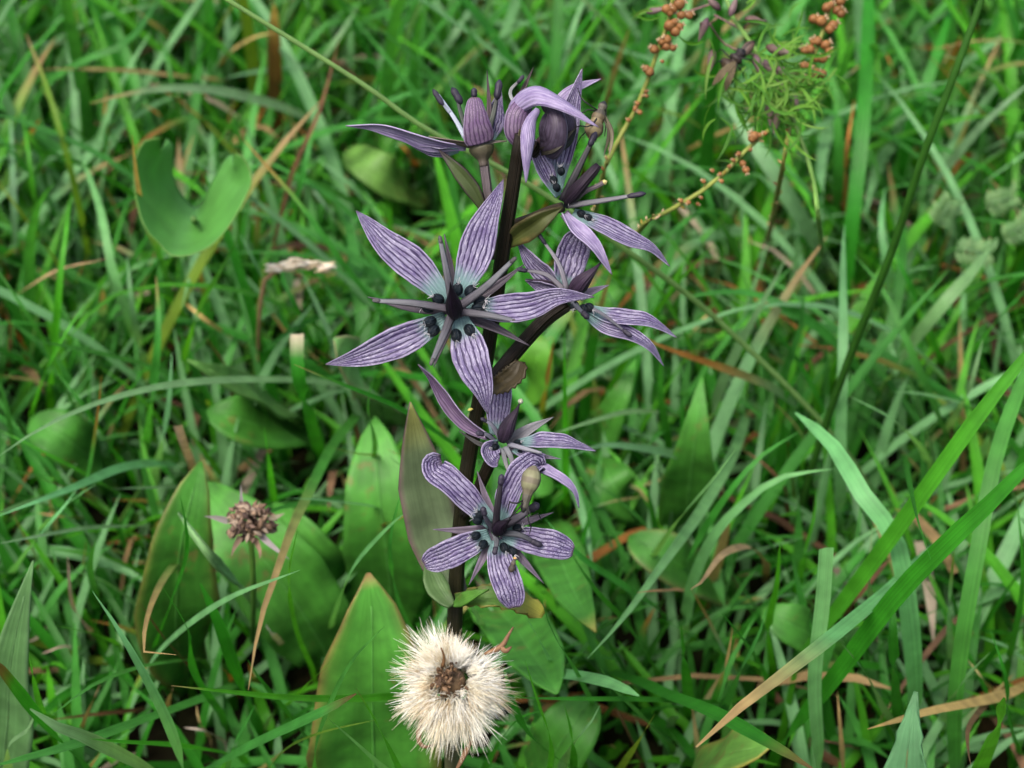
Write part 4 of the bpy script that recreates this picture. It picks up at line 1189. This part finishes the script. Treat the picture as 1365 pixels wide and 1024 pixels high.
# bottom left
B('pale', 24, .66, [(262, 1100), (250, 1045), (225, 970), (197, 910), (158, 840), (123, 788)], prof='blade', label='broad pale blade with a sharp point leaning over brown litter', fold=.12)
B('mid', 12, .76, [(262, 716), (251, 731), (218, 773), (197, 822), (192, 868), (211, 882), (235, 873)], 'tan', .4, label='bent blade drying to tan with a hooked end', hump=.05)
B('bright', 14, .66, [(640, 960), (580, 936), (530, 930), (480, 933), (387, 931), (316, 924), (228, 914)], 'tan', .97, label='level bright blade pointing away from the seed head', hump=.02, fold=.2)
B('mid', 19, .74, [(345, 895), (330, 905), (281, 928), (176, 966), (98, 994), (-10, 1022)])
B('pale', 22, .70, [(260, 1075), (230, 1050), (193, 1024), (116, 984), (70, 966), (40, 945)], fold=.1)
B('bright', 15, .78, [(330, 1012), (316, 1008), (246, 996), (155, 989), (120, 985)])
B('mid', 19, .66, [(250, 1042), (281, 1024), (352, 987), (440, 945), (475, 925)], 'brn', .93, label='green blade streaked brown running towards the large basal leaf')
B('deep', 28, .66, [(140, 1060), (116, 1024), (77, 987), (35, 938), (-12, 876)], 'brn', .9, label='thick dark green blade spotted with brown')
B('bright', 13, .70, [(74, 985), (67, 970), (53, 942), (39, 876)])
B('mid', 12, .80, [(280, 886), (260, 880), (190, 889), (123, 914), (67, 956)], hump=.04)
B('pale', 12, .84, [(210, 702), (193, 702), (105, 706), (-8, 726)])
B('pale', 13, .84, [(90, 655), (63, 664), (20, 676), (-8, 686)])
B('pale', 14, .82, [(12, 775), (21, 755), (56, 710), (95, 664), (104, 650)])
B('deep', 19, .80, [(345, 975), (334, 945), (309, 882), (292, 833), (267, 778)])
B('bright', 9, .74, [(380, 944), (401, 921), (425, 898), (448, 874)])
B('brn', 6, .86, [(262, 900), (253, 889), (221, 854), (186, 803)])
B('tan', 8, .90, [(106, 978), (109, 970), (122, 938), (134, 912)])
B('brn', 6, .94, [(200, 944), (180, 947), (120, 953), (66, 960)])
B('wht', 8, .90, [(124, 850), (118, 838), (96, 805), (90, 741)], label='bleached broken straw among the brown litter')
B('wht', 8, .90, [(378, 862), (368, 850), (354, 836)], prof='cut')
B('org', 9, .92, [(314, 914), (305, 900), (294, 890)])
B('tan', 9, .90, [(222, 945), (226, 930), (232, 914)])
B('bright', 12, .84, [(160, 862), (140, 850), (110, 842), (74, 834)])
B('mid', 10, .84, [(130, 800), (120, 760), (128, 720), (140, 690)])
B('deep', 13, .82, [(420, 1000), (390, 960), (350, 910), (330, 880)])
B('mid', 12, .82, [(300, 1050), (310, 1000), (330, 960), (340, 940)])
B('pale', 14, .80, [(20, 1070), (10, 1000), (40, 970), (45, 940)])
B('wht', 6, .95, [(70, 830), (50, 850), (30, 858)])
B('wht', 7, .95, [(110, 865), (85, 862), (55, 872)])
B('tan', 6, .95, [(280, 985), (265, 960), (262, 940)])
B('wht', 7, .95, [(300, 990), (275, 975), (245, 970)])
# bottom centre
B('bright', 13, .63, [(552, 1095), (540, 1050), (530, 1024), (502, 966), (475, 918)], 'brn', .96, label='upright bright blade in front of the large basal leaf', fold=.2)
B('pale', 17, .64, [(540, 1060), (510, 1024), (470, 987), (428, 950)], 'grn', .9)
B('deep', 19, .70, [(800, 1042), (780, 1030), (737, 1008), (699, 970), (678, 925), (672, 890)], label='dark bright edged blade sweeping round the seed head', hump=.03)
B('pale', 16, .80, [(1000, 540), (975, 610), (935, 680), (885, 750), (830, 825), (783, 878)], label='wide pale blade leaning across the strap shaped leaf')
B('pale', 21, .72, [(660, 892), (688, 896), (752, 900), (808, 910), (852, 928)], label='greyish blade lying level beside the seed head')
B('deep', 15, .76, [(990, 938), (920, 936), (850, 933), (760, 932), (680, 930)])
B('mid', 16, .80, [(890, 822), (880, 815), (822, 776), (773, 741), (727, 692)])
B('deep', 14, .80, [(880, 905), (871, 889), (836, 833), (794, 787), (759, 734)])
B('pale', 9, .78, [(650, 850), (640, 830), (625, 801), (618, 786)])
B('pale', 11, .78, [(752, 930), (748, 917), (730, 875), (700, 820)])
B('yel', 11, .80, [(822, 1036), (829, 1022), (850, 990), (873, 952)])
B('brn', 9, .90, [(856, 1022), (850, 1008), (836, 975), (820, 942)])
B('org', 9, .86, [(496, 708), (512, 700), (530, 692), (548, 684)], label='rust coloured straw resting on the upright leaf')
B('org', 7, .86, [(560, 620), (545, 616), (530, 606), (515, 598)])
B('yel', 7, .84, [(560, 596), (520, 606), (480, 606), (440, 596)])
B('mid', 10, .86, [(640, 690), (600, 670), (560, 640), (520, 610)])
B('mid', 12, .84, [(470, 660), (430, 668), (380, 676), (340, 690)])
B('pale', 12, .84, [(560, 690), (500, 676), (440, 668), (385, 664)])
B('deep', 12, .84, [(640, 1040), (660, 1000), (690, 960), (720, 948)])
B('bright', 12, .84, [(760, 1060), (765, 1010), (760, 970), (752, 940)])
B('pale', 14, .84, [(740, 1050), (760, 1000), (790, 960), (800, 940)])
B('mid', 12, .84, [(900, 1000), (860, 960), (820, 920), (800, 890)])
for k_, (kd, w_, st, pa) in enumerate((
        ('mid', 10, .60, [(430, 1100), (420, 1010), (440, 940), (470, 880), (512, 836)]), ('pale', 10, .66, [(180, 920), (220, 860), (300, 800), (400, 760)]),
        ('bright', 8, .66, [(420, 900), (395, 840), (385, 770), (398, 700)]), ('mid', 9, .68, [(560, 860), (530, 800), (520, 720), (540, 640)]),
        ('pale', 11, .68, [(440, 840), (470, 760), (520, 700), (560, 670)]), ('deep', 10, .68, [(200, 880), (230, 800), (250, 730), (240, 660)]),
        ('bright', 9, .64, [(720, 1080), (735, 1000), (715, 930), (700, 880)]), ('mid', 9, .66, [(800, 960), (770, 900), (735, 840), (720, 790)]),
        ('pale', 11, .70, [(860, 760), (900, 700), (950, 640), (980, 600)]), ('mid', 8, .70, [(480, 650), (500, 600), (490, 540), (500, 500)]),
        ('yel', 8, .64, [(330, 1080), (370, 1010), (420, 980), (500, 960)]), ('deep', 12, .66, [(300, 960), (260, 900), (250, 840), (215, 780)]))):
    B(kd, w_, st, pa)
# right, lower
B('bright', 26, .60, [(1040, 905), (1090, 850), (1150, 770), (1201, 700), (1237, 649), (1307, 551), (1368, 474), (1400, 434)], label='broad bright green blade running up to the meadow edge', fold=.22, roll=5)
B('deep', 32, .60, [(1030, 1010), (1047, 988), (1110, 910), (1194, 798), (1272, 717), (1328, 664), (1372, 618), (1400, 590)], label='broadest dark green blade crossing low over its neighbours', fold=.2, roll=-6)
B('pale', 23, .67, [(1325, 668), (1290, 700), (1237, 741), (1184, 788), (1138, 826), (1082, 871), (976, 952), (928, 996)], 'tan', .82, label='pale blade with a long tan tip drooping beside the broad dark blade', fold=.1, hump=.06)
B('pale', 21, .76, [(1094, 1065), (1092, 1024), (1085, 910), (1096, 805), (1101, 730)], prof='cut', label='upright pale blade with its tip cut off')
B('mid', 22, .70, [(1272, 1060), (1272, 1020), (1272, 945), (1282, 857), (1300, 752), (1328, 607), (1370, 490), (1385, 450)], label='tall blade rising behind the broad dark blade')
B('pale', 30, .78, [(1216, 985), (1219, 924), (1212, 822), (1194, 722), (1150, 660), (1110, 594), (1060, 550)], label='widest bluish blade arching over behind the toothed leaf', hump=.05)
B('deep', 22, .68, [(800, 890), (860, 912), (885, 924), (955, 952), (1026, 991), (1085, 1026)], 'brn', .93, label='dark blade with a brown end lying over the yellow rimmed leaf')
B('tan', 16, .80, [(1380, 908), (1368, 913), (1335, 928), (1289, 938), (1233, 950), (1156, 972)], label='tan dry blade lying level behind the toothed leaf')
B('brn', 9, .74, [(1330, 918), (1325, 926), (1293, 966), (1290, 995), (1294, 1020)], label='twisted brown straw hanging from the tan dry blade')
B('bright', 28, .70, [(1290, 1075), (1307, 1024), (1325, 980), (1339, 930)], label='short wide bright blade beside the twisted brown straw')
B('deep', 9, .80, [(1338, 920), (1342, 893), (1363, 780), (1356, 664)])
B('tan', 8, .92, [(1126, 1050), (1124, 1024), (1120, 970), (1116, 922)])
B('tan', 12, .80, [(1022, 760), (1019, 748), (997, 729), (962, 741), (934, 777), (920, 786)], label='curled tan straw looping over dark soil', hump=.02)
B('tan', 8, .84, [(920, 787), (900, 787), (870, 788), (848, 790)])
B('mid', 10, .82, [(944, 958), (948, 945), (969, 882), (977, 834)], 'tan', .6)
B('deep', 15, .84, [(985, 885), (969, 875), (930, 852), (880, 824)])
B('deep', 16, .84, [(918, 945), (917, 924), (912, 880), (908, 832)])
B('pale', 16, .80, [(910, 860), (913, 840), (924, 777), (955, 710), (1001, 663), (1043, 636), (1112, 625)], hump=.03)
B('mid', 12, .82, [(898, 785), (905, 770), (952, 685), (1008, 614), (1066, 575)])
B('pale', 15, .84, [(1190, 968), (1184, 956), (1152, 896), (1122, 858)])
B('pale', 14, .84, [(1164, 850), (1163, 829), (1159, 766), (1163, 700)])
B('deep', 18, .84, [(1196, 965), (1194, 945), (1191, 870), (1190, 796)])
B('deep', 10, .60, [(1205, 600), (1213, 650), (1225, 700), (1241, 747)], label='small dark pointed blade hanging over the bright broad blade', s_root=1.0, hump=.1)
B('pale', 10, .84, [(1267, 884), (1266, 868), (1265, 805), (1272, 732)], 'yel')
B('pale', 12, .86, [(1250, 980), (1270, 930), (1300, 890), (1320, 870)])
B('tan', 8, .92, [(1330, 930), (1310, 905), (1290, 880)])
B('brn', 8, .94, [(1150, 1000), (1110, 990), (1075, 984)])
B('mid', 12, .84, [(960, 960), (985, 900), (1010, 850), (1022, 812)])
B('deep', 12, .84, [(1030, 930), (1010, 880), (980, 840), (960, 815)])
B('bright', 12, .84, [(1030, 900), (1024, 840), (1035, 780), (1040, 720)])
B('bright', 10, .86, [(1060, 800), (1072, 740), (1085, 690), (1088, 650)])
B('deep', 12, .84, [(1360, 1010), (1345, 960), (1340, 900), (1320, 840)])
B('brn', 9, .93, [(1120, 840), (1140, 800), (1190, 740)])
# right, middle
B('mid', 15, .82, [(1185, 548), (1177, 533), (1131, 477), (1096, 442), (1043, 407), (990, 389), (931, 393), (905, 397)], label='light green blade arching behind the tall dark stem', hump=.03)
B('pale', 15, .84, [(1120, 710), (1120, 640), (1121, 570), (1124, 481), (1124, 340), (1126, 300)])
B('deep', 20, .78, [(1118, 450), (1125, 400), (1133, 320), (1147, 200), (1155, 90), (1158, -10), (1160, -40)], label='broad dark upright blade standing beside the frilly head')
B('org', 10, .84, [(1128, 300), (1128, 281), (1128, 211), (1139, 132)], label='rust orange strip beside the broad dark upright blade')
B('pale', 14, .84, [(940, 580), (945, 565), (966, 502), (1001, 431), (1040, 361), (1048, 340)])
B('pale', 14, .82, [(1090, 562), (1068, 547), (1026, 516), (955, 488), (885, 463), (850, 446)], 'org', .5, label='blade turning orange along its drooping half')
B('pale', 19, .86, [(1165, 536), (1177, 519), (1215, 460), (1254, 410), (1303, 354), (1320, 330)])
B('mid', 12, .82, [(1272, 612), (1265, 593), (1244, 537), (1212, 463), (1177, 386), (1138, 340)])
B('deep', 12, .84, [(1256, 490), (1251, 474), (1223, 403), (1194, 340), (1180, 305)])
B('pale', 13, .86, [(1258, 590), (1265, 572), (1293, 516), (1310, 452)])
B('pale', 14, .84, [(1245, 632), (1237, 618), (1223, 593), (1187, 558), (1132, 528)])
B('pale', 14, .82, [(960, 640), (940, 625), (890, 604), (804, 593), (758, 611)], hump=.03)
B('pale', 14, .82, [(920, 560), (880, 551), (840, 550), (804, 558), (732, 580)], hump=.03)
B('bright', 10, .76, [(756, 670), (755, 646), (753, 576), (752, 436)], label='straight bright thin blade behind the branch flower')
B('yel', 10, .86, [(720, 580), (724, 540), (732, 490), (738, 450)], 'org', .5)
B('mid', 12, .86, [(870, 560), (874, 500), (868, 440), (870, 390)])
B('deep', 14, .88, [(900, 640), (890, 590), (880, 520), (884, 460)])
B('pale', 11, .86, [(1060, 450), (1030, 420), (980, 400), (950, 360)])
B('mid', 12, .86, [(1040, 560), (1046, 500), (1066, 440), (1072, 380)])
B('pale', 12, .86, [(1340, 560), (1290, 540), (1230, 526), (1190, 522)])
B('mid', 12, .84, [(1290, 480), (1320, 440), (1345, 410), (1375, 380)])
B('brn', 7, .92, [(1050, 690), (1045, 650), (1020, 620), (990, 600)])
B('brn', 7, .92, [(870, 480), (905, 470), (940, 470)])
B('tan', 9, .92, [(905, 470), (925, 440), (950, 412)])
# right, upper
B('pale', 15, .84, [(1216, 290), (1223, 274), (1258, 229), (1307, 169), (1368, 114), (1385, 98)])
B('deep', 16, .86, [(1188, 272), (1194, 253), (1212, 176), (1240, 98), (1272, 0), (1278, -20)])
B('pale', 16, .86, [(876, 310), (878, 290), (889, 197), (899, 105), (920, 0), (925, -20)])
B('pale', 22, .86, [(1112, 370), (1103, 352), (1054, 267), (1012, 200), (965, 130)], label='broad pale blade sloping below the frilly grass head')
B('mid', 16, .85, [(1172, 376), (1159, 360), (1082, 260), (1022, 197), (996, 170)])
B('yel', 11, .88, [(985, 222), (973, 211), (927, 165), (885, 148), (862, 142)])
B('pale', 13, .86, [(1075, 148), (1100, 126), (1142, 91), (1168, 76)], 'tan', .9)
B('mid', 16, .88, [(1118, 300), (1117, 281), (1117, 176), (1110, 88)])
B('pale', 12, .88, [(1150, 188), (1175, 175), (1212, 155), (1222, 150)])
B('bright', 10, .86, [(1192, 318), (1187, 302), (1177, 267), (1163, 196)])
B('pale', 13, .88, [(1180, 82), (1194, 70), (1230, 40), (1270, 10)])
B('org', 8, .92, [(1330, 80), (1314, 74), (1279, 63), (1215, 62)])
B('deep', 13, .86, [(1316, 268), (1321, 253), (1335, 218), (1368, 138)])
B('deep', 9, .84, [(1102, 282), (1096, 267), (1082, 225), (1070, 182)])
B('mid', 12, .88, [(1240, 330), (1262, 280), (1272, 240), (1300, 210)])
B('pale', 14, .88, [(1180, 440), (1185, 380), (1175, 300), (1180, 250)])
B('pale', 13, .90, [(1060, 330), (1050, 280), (1020, 240), (1000, 230)])
B('mid', 12, .90, [(960, 350), (955, 300), (940, 250), (930, 220)])
B('mid', 11, .90, [(800, 180), (840, 130), (870, 80), (900, 60)])
B('pale', 13, .90, [(700, 80), (730, 50), (745, 20), (752, -10)])
B('pale', 12, .90, [(540, 110), (580, 80), (610, 40), (640, -10)])
B('mid', 12, .90, [(480, 60), (500, 40), (540, 10), (560, -15)])
B('pale', 11, .90, [(790, 90), (800, 50), (790, 20), (780, -15)])
B('mid', 12, .90, [(650, 70), (640, 40), (610, 10), (600, -10)])
B('pale', 12, .90, [(1010, 60), (1000, 20), (1010, -15)])
B('mid', 14, .90, [(440, 200), (480, 160), (530, 130), (580, 120)])
B('pale', 12, .90, [(520, 330), (500, 290), (470, 250), (420, 210)])
B('org', 8, .93, [(545, 330), (520, 300), (500, 285)])
B('org', 9, .93, [(560, 230), (545, 205), (530, 190)])
B('org', 7, .90, [(1200, 110), (1190, 90), (1180, 70)])
B('org', 9, .86, [(716, 300), (724, 280), (730, 268)])

# ---------------- dried spikelet
SPD = gdepth(352, 470) * .82
sr = at(346, 500, gdepth(346, 500))
e = empty('dried_spikelet', sr)
tag(e, 'fluffy bleached grass spikelet bent level below the folded leaf', 'seed spike')
add('stem', tube([sr - np.array([0, 0, .003]), at(345, 440, SPD + .01), at(350, 384, SPD), at(360, 362, SPD), at(376, 356, SPD)], [PX(4, SPD), PX(3, SPD)], 20, 6, (0.30, 0.19, 0.09)), M_DRY, e)
for k in range(42):
    t = random.random()
    p = at(360 + 80 * t, 361 - 12 * math.sin(2.2 * t) + 6 * t, SPD - random.uniform(0, .001)) + .0004 * rng.normal(size=3)
    add('husk', blob(p, RGT * 1.0 + UPV * random.uniform(-.4, .3) - FWD * random.uniform(-.3, .5), PX(random.uniform(18, 30), SPD), PX(random.uniform(5, 8), SPD), 6, 6, random.choice([(0.66, 0.56, 0.42), (0.54, 0.42, 0.27), (0.74, 0.66, 0.54)])), M_DRY, e)
note(np.array([at(355 + k * 3, y, SPD) for k in range(32) for y in (350, 356, 362)]), 2)

# ================================================================== the mass of grass, litter (filler)
PAL = np.array([C_BRIGHT, C_DEEP, C_PALE, C_MID, C_MID, C_DEEP, C_PALE, C_YEL, C_TAN, C_BRN])
PW = np.array([.17, .15, .17, .2, .12, .06, .09, .006, .006, .006]); PW /= PW.sum()


def grow(N, xr, yr, lens, wid, K, seed, e0r=(48, 88), drp=(10, 95)):
    g = np.random.default_rng(seed)
    x = g.uniform(*xr, N); y = g.uniform(*yr, N)
    L = g.uniform(*lens, N); az = g.uniform(0, 2 * math.pi, N)
    e0 = np.radians(g.uniform(*e0r, N)); dr = np.radians(g.uniform(*drp, N))
    w = g.uniform(*wid, N)
    t = np.linspace(0, 1, K)
    el = e0[:, None] - dr[:, None] * t[None] ** 1.4
    azt = az[:, None] + g.normal(0, .35, N)[:, None] * t[None]
    st = (L / (K - 1))[:, None]
    D = np.stack([np.cos(el) * np.cos(azt), np.cos(el) * np.sin(azt), np.sin(el)], -1)
    P = np.cumsum(D * st[..., None], axis=1)
    P = P - P[:, :1] + np.stack([x, y, np.full(N, -.004)], -1)[:, None]
    P[..., 2] = np.maximum(P[..., 2], -.004 + .006 * (np.arange(K) > 0))
    ci = g.choice(len(PAL), N, p=PW)
    col = PAL[ci] * g.uniform(.75, 1.2, (N, 1))
    tip = g.random(N)
    return P, D, w, col, tip, ci


def keep(P, clear, prob, seed, ps=.55):
    """drop blades that would stand in front of the traced plants or too near the lens."""
    g = np.random.default_rng(seed)
    f_ = (np.arange(7) / 7)[None, None, :, None]
    P = (P[:, :-1, None] * (1 - f_) + P[:, 1:, None] * f_).reshape(len(P), -1, 3)
    N, K, _ = P.shape
    x, y, d = project(P.reshape(-1, 3))
    i = np.clip((x / 4).astype(int), 0, GW - 1); j = np.clip((y / 4).astype(int), 0, GH - 1)
    inf = (x > -40) & (x < 1405) & (y > -40) & (y < 1064) & (d > 0)
    near = inf & (d < clear)
    front = inf & (x >= 0) & (x < 1365) & (y >= 0) & (y < 1024) & (d < ZB[j, i] - .001) & (ZB[j, i] < 8)
    hard = front & (ZB[j, i] < .30)
    soft = inf & (d < ZS[j, i] - .004) & (ZS[j, i] < 8)
    nsf = soft.reshape(N, K).sum(1)
    nlf = (inf & (d < ZL[j, i] - .003) & (ZL[j, i] < 8)).reshape(N, K).sum(1)
    near = near.reshape(N, K).any(1); nf = front.reshape(N, K).sum(1); hard = hard.reshape(N, K).any(1)
    close = (np.linalg.norm(P - CAM, axis=2) < .11).any(1)
    return ~(near | close | hard | ((nf > 1) & (g.random(N) < prob)) | ((nlf > 2) & (g.random(N) < ps + .35)) | ((nsf > 3) & (g.random(N) < ps)))


def blades_geo(P, D, w, col, tip, prof=None):
    N, K, _ = P.shape
    t = np.linspace(0, 1, K)
    pr = np.interp(t, *PROF['blade'])
    side = np.cross(D, np.array([0, 0, 1.0]))
    side /= np.linalg.norm(side, axis=2, keepdims=True) + 1e-9
    nr = np.cross(side, D)
    W = (w[:, None] * pr[None])[..., None] * .5
    V = np.stack([P - side * W + nr * W * .25, P - nr * W * .1, P + side * W + nr * W * .25], axis=2)
    base = (np.arange(N) * K * 3)[:, None, None]
    F = base + grid_faces(K, 3)[None]
    U = np.broadcast_to(np.stack(np.meshgrid(t, [0, .5, 1], indexing='ij'), -1)[..., ::-1][None], (N, K, 3, 2))
    C = np.broadcast_to(col[:, None, None, :], (N, K, 3, 3)).copy()
    dry = (tip > .88)
    f = np.clip((t - .68) / .2, 0, 1)[None, :, None, None] * dry[:, None, None, None]
    tc = np.where((tip > .96)[:, None], np.array(C_ORG) * .8, np.array(C_TAN) * .85)[:, None, None, :]
    C = C * (1 - f) + tc * f
    return V.reshape(-1, 3), F.reshape(-1, 4), U.reshape(-1, 2), C.reshape(-1, 3)


def stuff(name, geo, mat, label, cat):
    o = bpy.data.objects.new(name, make_mesh(name, geo[0], geo[1], mat, geo[2], geo[3]))
    COL.objects.link(o)
    tag(o, label, cat, kind='stuff')
    return o


sets = []
for N, xr, yr, ln, wd, K, sd_, cl, pb, e0r, drp, ps in (
        (24000, (-.30, .30), (-.03, .52), (.016, .042), (.0012, .0024), 7, 11, .285, .5, (40, 90), (0, 60), .3),
        (4600, (-.30, .30), (.03, .50), (.045, .085), (.0016, .0034), 10, 12, .30, .7, (50, 88), (10, 80), .6),
        (2300, (-.34, .34), (.16, .55), (.06, .115), (.0018, .0036), 10, 13, .33, .8, (45, 85), (10, 80), .6)):
    g = grow(N, xr, yr, ln, wd, K, sd_, e0r, drp)
    k = keep(g[0], cl, pb, sd_, ps)
    sets.append(tuple(a[k] for a in g))
# the largest in view become blades of their own
cand = []
for si in (1, 2):
    P, D, w, col, tip, ci = sets[si]
    x, y, d = project(P.reshape(-1, 3))
    x = x.reshape(P.shape[:2]); y = y.reshape(P.shape[:2]); d = d.reshape(P.shape[:2])
    inn = ((x > 0) & (x < 1365) & (y > 0) & (y < 1024)).mean(1)
    sc = inn * w / d.mean(1) * (P[..., 2].max(1) + .01)
    for q in range(len(w)):
        if ci[q] < 7 and tip[q] < .96 and inn[q] > .6:
            cand.append((sc[q], si, q))
cand.sort(reverse=True)
KN = ['bright', 'deep', 'pale', 'mid', 'mid', 'deep', 'pale', 'yel']
picked = {1: set(), 2: set()}
for _, si, q in cand[:110]:
    P, D, w, col, tip, ci = sets[si]
    sl = slice(q, q + 1)
    o = add('grass_shoot', blades_geo(P[sl], D[sl], w[sl], col[sl], tip[sl]), M_GRASS)
    tl = TIPL['org'] if tip[q] > .96 else TIPL['tan'] if tip[q] > .88 else ''
    tag(o, 'x', 'grass blade')
    AUTO.append((o, KN[ci[q]], tl, P[q], w[q]))
    picked[si].add(q)
gs = []
for si, (P, D, w, col, tip, ci) in enumerate(sets):
    k = np.array([q not in picked.get(si, ()) for q in range(len(w))])
    gs.append(blades_geo(P[k], D[k], w[k], col[k], tip[k]))
stuff('meadow_grass', join(*gs), M_GRASS, 'dense tangle of short green grass filling the meadow floor', 'grass')
# meadow going on around the picture
gs = []
for N, xr, yr, ln, wd, K, sd_ in ((5000, (-1.2, 1.2), (.45, 1.6), (.06, .15), (.0016, .0034), 6, 21), (2500, (-1.2, -.28), (-.9, .6), (.05, .13), (.0016, .003), 6, 22), (2500, (.28, 1.2), (-.9, .6), (.05, .13), (.0016, .003), 6, 23), (1500, (-.4, .4), (-.9, -.03), (.04, .09), (.0014, .003), 6, 24), (3000, (-2.5, 2.5), (1.5, 3.5), (.08, .2), (.003, .006), 5, 25)):
    g = grow(N, xr, yr, ln, wd, K, sd_)
    k = keep(g[0], .34, .97, sd_)
    gs.append(blades_geo(*[a[k] for a in g[:5]]))
stuff('surrounding_grass', join(*gs), M_GRASS, 'meadow grass carrying on around the flowering plant', 'grass')

# litter: short dead straws lying on the soil
g = np.random.default_rng(31)
N = 1300
K = 4
P = np.zeros((N, K, 3))
x = g.uniform(-.30, .30, N); y = g.uniform(-.02, .5, N); az = g.uniform(0, 6.28, N); L = g.uniform(.008, .035, N)
t = np.linspace(0, 1, K)
P[..., 0] = x[:, None] + np.cos(az)[:, None] * L[:, None] * t
P[..., 1] = y[:, None] + np.sin(az)[:, None] * L[:, None] * t
P[..., 2] = g.uniform(.001, .02, N)[:, None] + g.normal(0, .004, N)[:, None] * t + .003 * np.sin(3.1 * t)
P[..., 2] = np.maximum(P[..., 2], .0006)
D = np.gradient(P, axis=1); D /= np.linalg.norm(D, axis=2, keepdims=True)
pal = np.array([C_TAN, C_BRN, C_WHT, C_ORG, C_BRN, (0.26, 0.15, 0.08)])
col = pal[g.integers(0, len(pal), N)] * g.uniform(.25, .7, (N, 1))
k = keep(P, .25, .9, 31)
stuff('plant_litter', blades_geo(P[k], D[k], g.uniform(.0008, .0022, N)[k], col[k], np.zeros(N)[k]), M_DRY, 'brown and tan dead plant litter lying on the soil', 'litter')

# ================================================================== labels of the plainer blades: look first, then neighbours
MARK = [('folded leaf', 255, 265), ('withered brown head', 332, 696), ('fluffy seed head', 604, 914), ('widest star flower', 606, 414), ('ragged lower flower', 662, 708),
        ('side branch flower', 800, 410), ('bracted upper flower', 780, 280), ('top side-on flower', 560, 180), ('frilly grass head', 1010, 110), ('tall dark grass stem', 1190, 330),
        ('toothed leaf', 1212, 990), ('broadest dark blade', 1200, 800), ('strap shaped leaf', 930, 590), ('olive rimmed leaf', 225, 760), ('bleached spikelet', 400, 355),
        ('large basal leaf', 470, 900), ('lobed grey leaves', 1300, 300), ('wavy grey leaf', 20, 860), ('yellow rimmed leaf', 970, 1010), ('level tan straw', 180, 93),
        ('round dark leaf', 330, 560), ('stout cut blade', 405, 520), ('curled tan straw', 970, 745), ('twisted brown straw', 1300, 970), ('hooked bleached straw', 90, 365),
        ('packed capsule stalk', 1095, 50), ('arching capsule stalk', 870, 80), ('pale oval leaf', 480, 500), ('widest bluish blade', 1150, 660), ('leaf pointing downward', 765, 790)]
CN = {'bright': 'bright green', 'deep': 'dark green', 'pale': 'pale', 'mid': 'mid green', 'yel': 'yellowish green', 'tan': 'dry tan', 'brn': 'dead brown', 'wht': 'bleached', 'org': 'rust orange'}
seen = {}
for o, kind, tl, pts, wm in AUTO:
    x, y, d = project(pts)
    seg = np.linalg.norm(np.diff(pts, axis=0), axis=1).sum()
    str_ = np.linalg.norm(pts[-1] - pts[0]) / seg
    shape = 'straight' if str_ > .975 else 'gently curved' if str_ > .9 else 'arched'
    wid = 'hair thin' if wm < .0010 else 'narrow' if wm < .0016 else 'medium' if wm < .0023 else 'broad'
    rise = (pts[:, 2].max() - max(pts[0][2], 0)) / seg
    ln = 'upright ' if rise > .72 else 'leaning ' if rise > .42 else 'low ' if seg > .05 else 'short '
    mx_, my_ = np.clip(x, 0, 1365).mean(), np.clip(y, 0, 1024).mean()
    near = sorted(MARK, key=lambda q: (q[1] - mx_) ** 2 + (q[2] - my_) ** 2)[:2]
    dry = kind in ('tan', 'brn', 'wht', 'org')
    o['label'] = ('%s%s %s %s %s%s by %s near %s' % (ln, wid, shape, CN[kind], tl.replace(' with ', '').replace(' turning green', 'greening').replace('withered ', '').replace(' tip', '-tipped ') + ('straw' if dry else 'blade'), '', near[0][0], near[1][0]))
    o['group'] = ('dead straws' if dry else 'single grass blades standing out of the meadow')
    seen.setdefault(o['label'], []).append(o)
